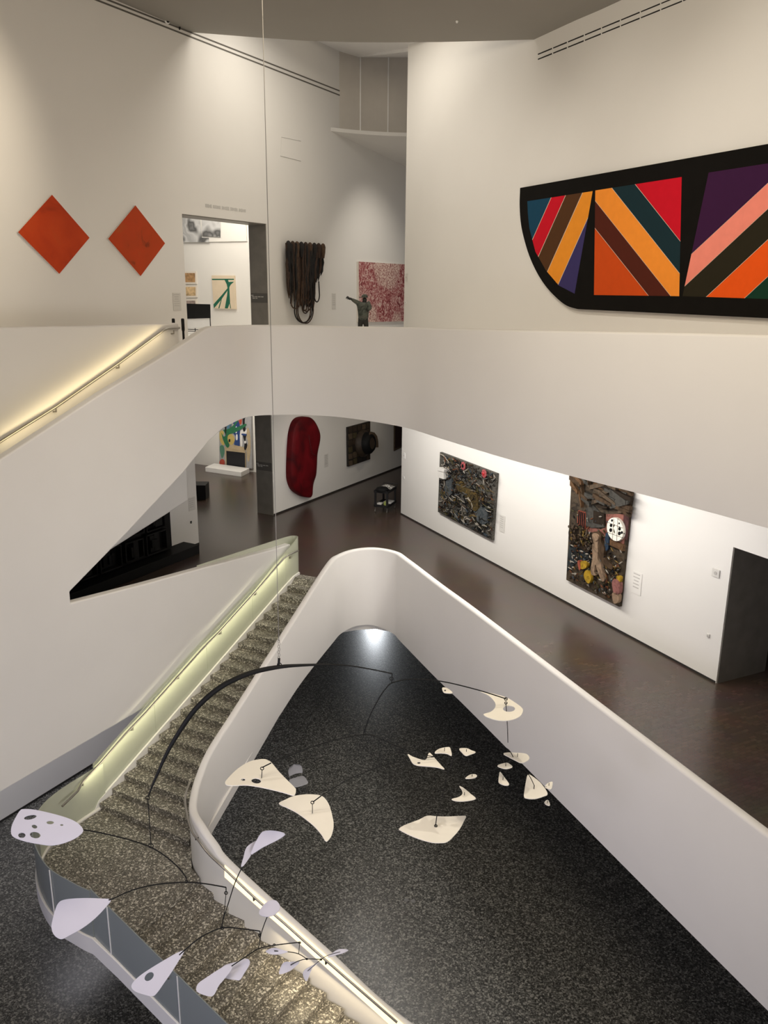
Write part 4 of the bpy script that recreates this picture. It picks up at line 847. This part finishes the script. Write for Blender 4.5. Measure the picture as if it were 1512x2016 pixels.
q = onz(900, 34, 6.62); mb = MB(); mb.lathe(q + ZV * .12, [(.02, -.25), (.035, -.22), (.035, -.17), (.012, -.16), (.012, .1)], M['whitepaint'], 10); tag(mb.build('ceiling_sensor'), 'tiny white sensor hanging from the grey ceiling', 'sensor')

# ------------------------------------------------------------------ hanging mobile
mo = thing('mobile', aty(549, 1310, 9.8), 'large hanging mobile of white leaf-like metal sheets on curved black wires above the stair', 'mobile')
YM = lambda x, y: 9.8 + (x - 549) / 549 * .9 - max(0, y - 1500) / 500 * .55
def mp(x, y, dy=0): return aty(x, y, YM(x, y) + dy)
def rod(name, pts, r, sm=4, dy=0, mat=None, parent=None):
    P = [mp(x, y, dy) for x, y in pts]; P = catmull(P, sm) if sm > 1 else P
    if isinstance(r, (list, tuple)):
        rr = list(np.interp(np.linspace(0, 1, len(P)), np.linspace(0, 1, len(r)), r))
    else: rr = r
    mb = MB(); mb.tube(P, rr, mat or M['blackmetal'], 8); return mb.build(name, parent or mo, smooth=60)
def ring(x, y, r=.03, dy=0):
    c = mp(x, y, dy); mb = MB(); mb.tube([c + np.array([r * cos(a), .0, r * sin(a)]) for a in np.linspace(0, 2 * pi, 13)[:-1]], .006, M['blackmetal'], 6, closed=True); mb.build('ring', mo, smooth=60)
# cable up to the ceiling
c0 = mp(549, 1262); top = np.array([c0[0], c0[1], 6.95])
mb = MB(); mb.tube([c0, top], .0045, M['steel'], 6); tag(mb.build('cable', mo), 'thin steel suspension cable')
mb = MB()
for k in range(7):
    a = mp(549 + (k % 2) * 1.2 - .6, 1262 + k * 5.5); mb.tube([a + np.array([.012 * cos(q), 0, .022 * sin(q)]) for q in np.linspace(0, 2 * pi, 9)[:-1]], .0035, M['steel'], 5, closed=True)
mb.build('chain', mo)
rod('hook', [(549.5, 1296), (549, 1303), (548.5, 1309)], .016, 2); ring(550, 1309, .028)
rod('main_beam', [(292, 1568), (298, 1552), (305, 1535), (330, 1480), (358, 1433), (385, 1396), (420, 1363), (455, 1341), (500, 1323), (550, 1313), (600, 1309.5), (650, 1308.5), (690, 1311), (730, 1317.5), (772, 1326)], [.009, .012, .018, .026, .032, .034, .035, .033, .03, .02, .013, .009, .008, .008], 5)
rod('wire', [(291, 1572), (294, 1615), (297, 1663)], .006, 2); ring(291, 1571, .026); ring(297, 1665, .032)
rod('rod', [(158, 1633.5), (170, 1634.5), (200, 1640), (250, 1652), (297, 1668), (330, 1689), (355, 1712), (367, 1729)], .0085, 4); rod('wire', [(367, 1729), (367, 1737)], .006, 1); ring(367, 1736, .02)
rod('rod', [(214, 1772), (226, 1767.5), (262, 1752), (310, 1741), (367, 1737), (405, 1740), (445, 1747)], .0085, 4); rod('wire', [(445, 1747), (445, 1757)], .007, 1); ring(445, 1758, .022)
rod('wire', [(445, 1758), (441, 1800), (437, 1827)], .005, 2); ring(437, 1827, .022)
rod('rod', [(496, 1680), (488, 1689), (480, 1701), (463, 1737), (449, 1780), (441, 1805), (436, 1826)], .0075, 4)
rod('rod', [(353, 1880), (362, 1872), (397, 1844), (437, 1827), (470, 1828), (511, 1833)], .008, 4); rod('wire', [(512, 1833), (512, 1845)], .008, 1); rod('wire', [(512, 1845), (509, 1868)], .005, 1); ring(511, 1842, .018)
rod('rod', [(527, 1803), (522, 1815), (513, 1842), (509, 1868)], .0065, 3)
rod('rod', [(453, 1904), (480, 1886), (509, 1868), (540, 1861), (590, 1855)], .007, 4); rod('wire', [(590, 1855), (588, 1878)], .0045, 1); ring(540, 1860, .014); ring(590, 1856, .014)
rod('rod', [(540, 1872), (568, 1874), (588, 1878), (604, 1888)], .0055, 3); ring(604, 1888, .012)
rod('rod', [(572, 1900), (585, 1893), (604, 1888), (632, 1889)], .0055, 3); ring(632, 1889, .012)
rod('rod', [(602, 1915), (632, 1889), (648, 1880), (670, 1874)], .004, 3)
# right half
rod('wire', [(772, 1326), (771, 1346)], .006, 1); ring(771, 1336, .026)
rod('rod', [(716, 1443), (728, 1410), (746, 1375), (760, 1355), (771, 1345), (800, 1338), (840, 1338), (883, 1344), (943, 1359), (997, 1376)], .008, 4); ring(996, 1376, .022); ring(996, 1384, .018)
rod('wire', [(716, 1443), (716, 1450)], .006, 1)
rod('rod', [(536, 1501), (580, 1484), (640, 1462), (716, 1446), (752, 1456), (775, 1467), (800, 1475)], .007, 4)
rod('rod', [(785, 1482), (820, 1484.5), (856, 1490)], .006, 3); rod('wire', [(795, 1473), (790, 1483)], .004, 1)
rod('wire', [(996, 1384), (999, 1430), (1000, 1462)], .005, 2)
rod('rod', [(911, 1456), (897, 1486), (882, 1519)], .0055, 3); rod('rod', [(632, 1567), (700, 1528), (790, 1500), (882, 1519)], .005, 4); rod('wire', [(882, 1519), (862, 1606)], .004, 1)
rod('rod', [(935, 1448), (965, 1458), (1000, 1475), (1014, 1496), (1040, 1524), (1052, 1547)], .0055, 4)
rod('wire', [(534, 1502), (516, 1511)], .008, 1); ring(516, 1513, .022); rod('wire', [(516, 1516), (515, 1532)], .005, 1)
rod('wire', [(632, 1567), (616, 1579)], .008, 1); ring(615, 1580, .022); rod('wire', [(615, 1584), (615, 1601)], .005, 1)
rod('wire', [(860, 1606), (858, 1622), (858, 1632)], .007, 1); ring(858, 1626, .02)
rod('wire', [(1052, 1546), (1051, 1553)], .006, 1); rod('wire', [(856, 1490), (838, 1492)], .005, 1)
plates = []
def plate_(pts, mat, nvec=(0, -.12, 1), holes=(), sm=4, dy=0, label=None):
    cx_ = sum(p[0] for p in pts) / len(pts); cy_ = sum(p[1] for p in pts) / len(pts)
    C0 = mp(cx_, cy_, dy); nv = np.array(nvec, float); nv /= np.linalg.norm(nv); k = C0 @ nv
    ax = np.cross([0, 1., 0], nv); ax /= np.linalg.norm(ax); ay = np.cross(nv, ax)
    def loc(x, y): q = onpl(x, y, nv, k) - C0; return (q @ ax, q @ ay, 0)
    cu = bpy.data.curves.new('plate', 'CURVE'); cu.dimensions = '2D'; cu.fill_mode = 'BOTH'; cu.extrude = .005
    loops = [catmull(pts, sm, True)] + [[(x + rx * cos(a) * cos(tl) - ry * sin(a) * sin(tl), y + rx * cos(a) * sin(tl) + ry * sin(a) * cos(tl)) for a in np.linspace(0, 2 * pi, 19)[:-1]] for x, y, rx, ry, tl in holes]
    for lp in loops:
        s_ = cu.splines.new('POLY'); s_.points.add(len(lp) - 1); s_.use_cyclic_u = True
        for pnt, q in zip(s_.points, lp): pnt.co = (*loc(q[0], q[1]), 1)
    ob = bpy.data.objects.new('tmp', cu); COL.objects.link(ob); bpy.context.view_layer.update()
    me = bpy.data.meshes.new_from_object(ob.evaluated_get(bpy.context.evaluated_depsgraph_get()))
    bpy.data.objects.remove(ob); bpy.data.curves.remove(cu)
    mt = Matrix(((ax[0], ay[0], nv[0], C0[0]), (ax[1], ay[1], nv[1], C0[1]), (ax[2], ay[2], nv[2], C0[2] + EZ), (0, 0, 0, 1)))
    me.transform(mt); me.materials.clear(); me.materials.append(mat); me.name = 'plate'
    o = link('plate', me, mo)
    if label: o['label'] = label
zA = lambda pts: zm(pts, 0, 1500, .26455); zB = lambda pts: zm(pts, 100, 1700, .26455); zC = lambda pts: zm(pts, 420, 1620, .19841); zD = lambda pts: zm(pts, 770, 1330, .22487); zE = lambda pts: zm(pts, 430, 1470, .16534)
def zh(z, hs, sc): return [(*z([(x, y)])[0], rx * sc, ry * sc, tl) for x, y, rx, ry, tl in hs]
cool_shade, warm = M['cool_shade'], M['cream']  # one white sheet: shade painted into the left plates, warm light into the right
tilt = (.1, -.65, .75)
plate_(zA([(175, 352), (260, 357), (400, 388), (520, 425), (585, 462), (620, 508), (595, 545), (540, 580), (450, 612), (370, 622), (280, 610), (180, 590), (100, 558), (82, 520), (92, 465), (122, 405), (148, 365)]), cool_shade, (.1, -.5, .85), zh(zA, [(226, 413, 48, 16, -.2), (374, 452, 28, 13, 0), (257, 482, 21, 14, .3), (163, 547, 27, 20, 0), (262, 545, 40, 24, .15), (460, 470, 12, 7, 0)], .26455), label='broad white plate with six holes')
plate_(zA([(826, 1027), (760, 1018), (650, 1014), (540, 1018), (465, 1030), (432, 1055), (412, 1100), (393, 1170), (383, 1230), (396, 1278), (428, 1310), (465, 1318), (520, 1290), (610, 1240), (700, 1172), (780, 1090)]), cool_shade, (.1, -.5, .85))
plate_(zB([(992, 650), (930, 670), (860, 710), (760, 770), (670, 830), (612, 885), (600, 922), (628, 952), (690, 975), (755, 988), (792, 962), (850, 880), (905, 800), (955, 720)]), cool_shade, (.2, -.6, .75), zh(zB, [(732, 842, 40, 26, -.75)], .26455), label='pointed white plate with one hole')
plate_(zB([(1082, 930), (1100, 890), (1170, 840), (1255, 785), (1310, 757), (1350, 775), (1300, 850), (1250, 910), (1220, 970), (1190, 990), (1130, 976), (1090, 955)]), cool_shade, (.3, -.6, .7), dy=-.15)
plate_(zB([(1290, 760), (1390, 730), (1452, 708), (1480, 725), (1476, 760), (1442, 815), (1408, 866), (1370, 866), (1300, 852), (1275, 805)]), cool_shade, (0, -.5, .85))
plate_(zC([(712, 112), (660, 88), (570, 76), (500, 85), (465, 115), (428, 178), (400, 235), (375, 312), (420, 290), (490, 245), (600, 190), (680, 145)]), cool_shade, (-.2, -.5, .8))
plate_(zC([(428, 178), (355, 218), (320, 262), (300, 340), (276, 425), (300, 425), (375, 318), (405, 240)]), cool_shade, (.5, -.5, .6))
plate_(zC([(480, 840), (520, 795), (570, 770), (620, 772), (655, 808), (660, 850), (635, 890), (590, 920), (540, 932), (490, 925), (458, 908), (458, 875)]), cool_shade, (-.1, -.3, .9), label='rounded disc plate')
plate_(zC([(655, 1502), (665, 1440), (700, 1385), (770, 1378), (855, 1378), (800, 1440), (740, 1480)]), cool_shade, (.2, -.6, .7))
plate_(zC([(522, 1272), (600, 1240), (690, 1262), (738, 1280), (680, 1300), (600, 1308), (550, 1297)]), cool_shade, (0, -.5, .8))
plate_(zC([(1135, 1335), (1165, 1305), (1235, 1258), (1300, 1254), (1340, 1265), (1285, 1294), (1220, 1312)]), cool_shade, (0, -.35, .9))
plate_(zC([(1050, 1385), (980, 1440), (940, 1545), (918, 1572), (890, 1515), (900, 1465), (960, 1425)]), cool_shade, (.4, -.6, .5), sm=2)
flat = (.03, -.10, 1)
plate_(zE([(80, 432), (100, 395), (200, 290), (320, 205), (420, 165), (540, 150), (600, 170), (640, 200), (740, 320), (900, 480), (924, 520), (912, 568), (885, 582), (760, 545), (550, 495), (350, 462), (180, 465), (100, 459)]), warm, flat, zh(zE, [(295, 395, 26, 15, 0), (450, 410, 58, 31, .12)], .16534), label='large white plate with two dark holes')
plate_(zE([(720, 680), (800, 632), (900, 590), (1050, 570), (1190, 578), (1260, 610), (1320, 700), (1362, 850), (1372, 950), (1350, 1050), (1320, 1100), (1278, 1127), (1220, 1040), (1120, 930), (950, 800), (830, 735)]), warm, flat)
plate_(zD([(70, 1343), (120, 1310), (240, 1265), (315, 1229), (400, 1234), (500, 1236), (600, 1231), (655, 1232), (640, 1270), (600, 1345), (545, 1410), (495, 1455), (440, 1466), (340, 1460), (200, 1415), (90, 1362)]), warm, flat, sm=3)
plate_(zD([(450, 108), (490, 112), (537, 150), (510, 156), (465, 150), (450, 130)]), warm, flat, zh(zD, [(472, 132, 9, 7, 0)], .22487))
plate_(zD([(780, 140), (850, 150), (1000, 190), (1080, 235), (1140, 280), (1154, 310), (1135, 350), (1090, 378), (1020, 395), (940, 394), (860, 372), (808, 342), (870, 320), (908, 285), (912, 245), (880, 200), (835, 165)]), warm, flat, zh(zD, [(1032, 293, 53, 27, 0)], .22487), label='white crescent plate with a round hole')
plate_(zD([(145, 688), (185, 710), (240, 730), (290, 742), (312, 728), (320, 700), (335, 677), (360, 698), (400, 745), (435, 785), (467, 822), (400, 805), (300, 795), (230, 788), (190, 770), (165, 730)]), warm, flat, zh(zD, [(243, 766, 15, 9, 0)], .22487), sm=3)
plate_(zD([(383, 680), (400, 655), (440, 637), (505, 628), (522, 650), (530, 702), (490, 686), (435, 680)]), warm, flat)
plate_(zD([(597, 642), (660, 638), (700, 655), (740, 672), (700, 690), (655, 703), (620, 675)]), warm, flat)
plate_(zD([(985, 688), (1010, 676), (1100, 678), (1180, 687), (1210, 718), (1195, 745), (1140, 766), (1090, 745), (1030, 714)]), warm, flat)
plate_(zD([(932, 788), (1010, 765), (1055, 790), (1058, 805), (1010, 818), (960, 808)]), warm, flat)
plate_(zD([(955, 845), (990, 890), (1030, 945), (1025, 962), (985, 960), (945, 940), (940, 915), (945, 870)]), warm, flat)
plate_(zD([(650, 900), (690, 870), (735, 866), (752, 880), (735, 895), (690, 903)]), warm, flat)
plate_(zD([(597, 968), (640, 990), (700, 1040), (742, 1078), (690, 1095), (620, 1102), (560, 1098), (530, 1083), (590, 1066), (622, 1040), (620, 1005)]), warm, flat, sm=3)
plate_(zD([(1200, 868), (1260, 900), (1320, 955), (1370, 1035), (1330, 1060), (1260, 1080), (1190, 1077), (1163, 1060), (1168, 1000), (1180, 930)]), warm, flat)
plate_(zD([(1345, 975), (1370, 945), (1410, 930), (1412, 960), (1400, 995), (1370, 990)]), warm, flat, zh(zD, [(1355, 976, 6, 5, 0)], .22487))
plate_(zD([(1342, 1110), (1370, 1090), (1390, 1125), (1385, 1140), (1355, 1130)]), warm, flat)
# little hangers on the right-hand plates
for x, y in ((468, 640), (660, 655), (1108, 690), (1005, 775), (980, 895), (710, 875), (643, 1028), (1252, 970), (1383, 950), (1370, 1103)):
    px, py = zD([(x, y)])[0]; rod('hanger', [(px, py - 2), (px - .5, py + 6)], .0045, 1)

# ------------------------------------------------------------------ light
def area(loc, tgt, sx, sy, pw, col, spread=180):
    l = bpy.data.lights.new('lamp', 'AREA'); l.shape = 'RECTANGLE'; l.size = sx; l.size_y = sy; l.energy = pw; l.color = col; l.spread = radians(spread)
    o = bpy.data.objects.new('lamp', l); COL.objects.link(o); o.location = W(loc)
    o.rotation_euler = (W(tgt) - W(loc)).to_track_quat('-Z', 'Y').to_euler(); return o
def spot(loc, tgt, pw, ang, col, blend=.8, r=.15):
    l = bpy.data.lights.new('lamp', 'SPOT'); l.energy = pw; l.spot_size = radians(ang); l.spot_blend = blend; l.color = col; l.shadow_soft_size = r
    o = bpy.data.objects.new('lamp', l); COL.objects.link(o); o.location = W(loc)
    o.rotation_euler = (W(tgt) - W(loc)).to_track_quat('-Z', 'Y').to_euler(); return o
WARM = (1, .86, .66); NEU = (1, .92, .80); COOL = (.86, .84, 1.0); WASH = (1, .955, .89)
area((0, 8.0, 6.3), (3, 18, -4), 8, 6, 1010, WARM)
area((-.6, 27.3, 8.35), (-.6, 26.3, 0), 6.0, 1.4, 260, NEU)
# wall washers under the balcony onto the lower right wall
c = RP(18.5, KR - 3.5, SOF3 - .1); l = area(c, RP(18.5, KR, -7.6), 15, .4, 400, WASH); l.rotation_euler = Matrix((( *dR,), ( *(np.cross(-(RP(18.5, KR, -7.8) - c) / np.linalg.norm(RP(18.5, KR, -7.8) - c), dR)),), ( *(-(RP(18.5, KR, -7.8) - c) / np.linalg.norm(RP(18.5, KR, -7.8) - c)),))).transposed().to_euler()
spot(LP(26.5, KL + 3.2, SOF3 - .1), LP(26.5, KL, -6.5), 45, 90, WARM); spot(LP(30.5, KL + 3.0, SOF3 - .1), LP(30.5, KL, -6.5), 45, 90, WARM)
# rooms beyond the doorways
area(LP(27, -23, 4.6), LP(28.5, -24, 0), 4, 4, 260, NEU); area(LP(27, -23.5, SOF3 - .1), LP(29, -24, -7), 4, 3, 230, NEU)
# art spots upstairs
for t_, pw in ((21, 230), (16.5, 260), (12, 330)): spot(RP(t_, KR - 6, 6.0), RP(t_, KR, .8), pw, 85, NEU, 1)
spot(LP(26.5, KL + 5, 6.3), LP(26.5, KL, 0), 430, 60, NEU, 1); spot(LP(30.5, KL + 4.5, 5.2), LP(31.5, KL, -.3), 400, 80, NEU, 1); spot(LP(13, KL + 6, 6.5), LP(11.5, KL, 3.2), 900, 70, WARM, 1)
# stair handrail lighting
a, b = h3[1], h3[4]; mid = (a + b) / 2 - nL * .03 - ZV * .05; d_ = (b - a) / np.linalg.norm(b - a)
def strip(a, b, tgt, w_, pw, col):
    c = (a + b) / 2; x = (b - a) / np.linalg.norm(b - a); z = -(tgt - c); z -= x * (z @ x); z /= np.linalg.norm(z); y = np.cross(z, x)
    o = area(c, tgt, np.linalg.norm(b - a), w_, pw, col); o.rotation_euler = Matrix((tuple(x), tuple(y), tuple(z))).transposed().to_euler(); return o
strip(a + nL * .16 - ZV * .06, b + nL * .16 - ZV * .06, (a + b) / 2 - nL * .5 - ZV * .5, .05, 4.5, (1, .80, .45))
strip(a + nL * .16, b + nL * .16, (a + b) / 2 - nL * .5 + ZV * .5, .05, 4.5, (1, .80, .45))
a, b = hp[0], hp[-2]; strip(a - ZV * .04 + nL * .12, b - ZV * .04 + nL * .12, (a + b) / 2 - nL * .5 - ZV * .7, .05, 15, (1, .93, .62))
a, b = np.array([-2.0, 12.85, -11.75]), np.array([.4, 11.5, -12.7]); strip(a, b, (a + b) / 2 - lo_n * .9 - ZV * 1.3, .06, 9, (1, .82, .52))
area(LP(13.5, -15.8, SOF2 - .05), LP(13.5, -16.6, -14), 5, 2.2, 70, (.97, .94, 1))  # fill lamp added under the slab to brighten the ground-level recess
# cool and neutral area fills added low in the hall, sources unseen
area((5, -3, -5.5), (-6, 17, -8.2), 11, 6, 120, (.98, .93, .92), 60)
spot((-4.0, 14.5, 6.4), (-4.9, 18, -9.9), 520, 32, NEU, 1, .2)  # overhead spot added to lift the treads above the risers
area((-9, 2, -12.2), (-4.5, 13, -12), 3, 2, 120, (.66, .66, 1))
area((-7.5, 3, -5.0), (4.2, 14, -8.6), 3, 2, 60, (.86, .83, 1), 80)
spot((1.5, 11, 6.2), (1.0, 10.2, -7), 900, 34, NEU, 1, .12)
# reflection of a lamp in the far ground floor
area((-.45, 42.0, -9.9), (-.45, 41.5, -14), .5, .35, 260, (.9, .95, 1))
w_ = bpy.data.worlds.new('hall_light'); SC.world = w_; w_.use_nodes = True
bg = w_.node_tree.nodes['Background']; bg.inputs[0].default_value = (.90, .85, .82, 1); bg.inputs[1].default_value = .14

# ------------------------------------------------------------------ camera
cam = bpy.data.cameras.new('camera'); co = bpy.data.objects.new('camera', cam); COL.objects.link(co)
cam.sensor_fit = 'VERTICAL'; cam.sensor_height = 24; cam.lens = F / 2016 * 24; cam.clip_end = 200; cam.clip_start = .05
co.matrix_world = Matrix(((RT[0], UP[0], -FW[0], 0), (RT[1], UP[1], -FW[1], 0), (RT[2], UP[2], -FW[2], EZ), (0, 0, 0, 1)))
SC.camera = co
SC.view_settings.view_transform = 'Standard'; SC.view_settings.look = 'None'
SC.view_settings.exposure = .57
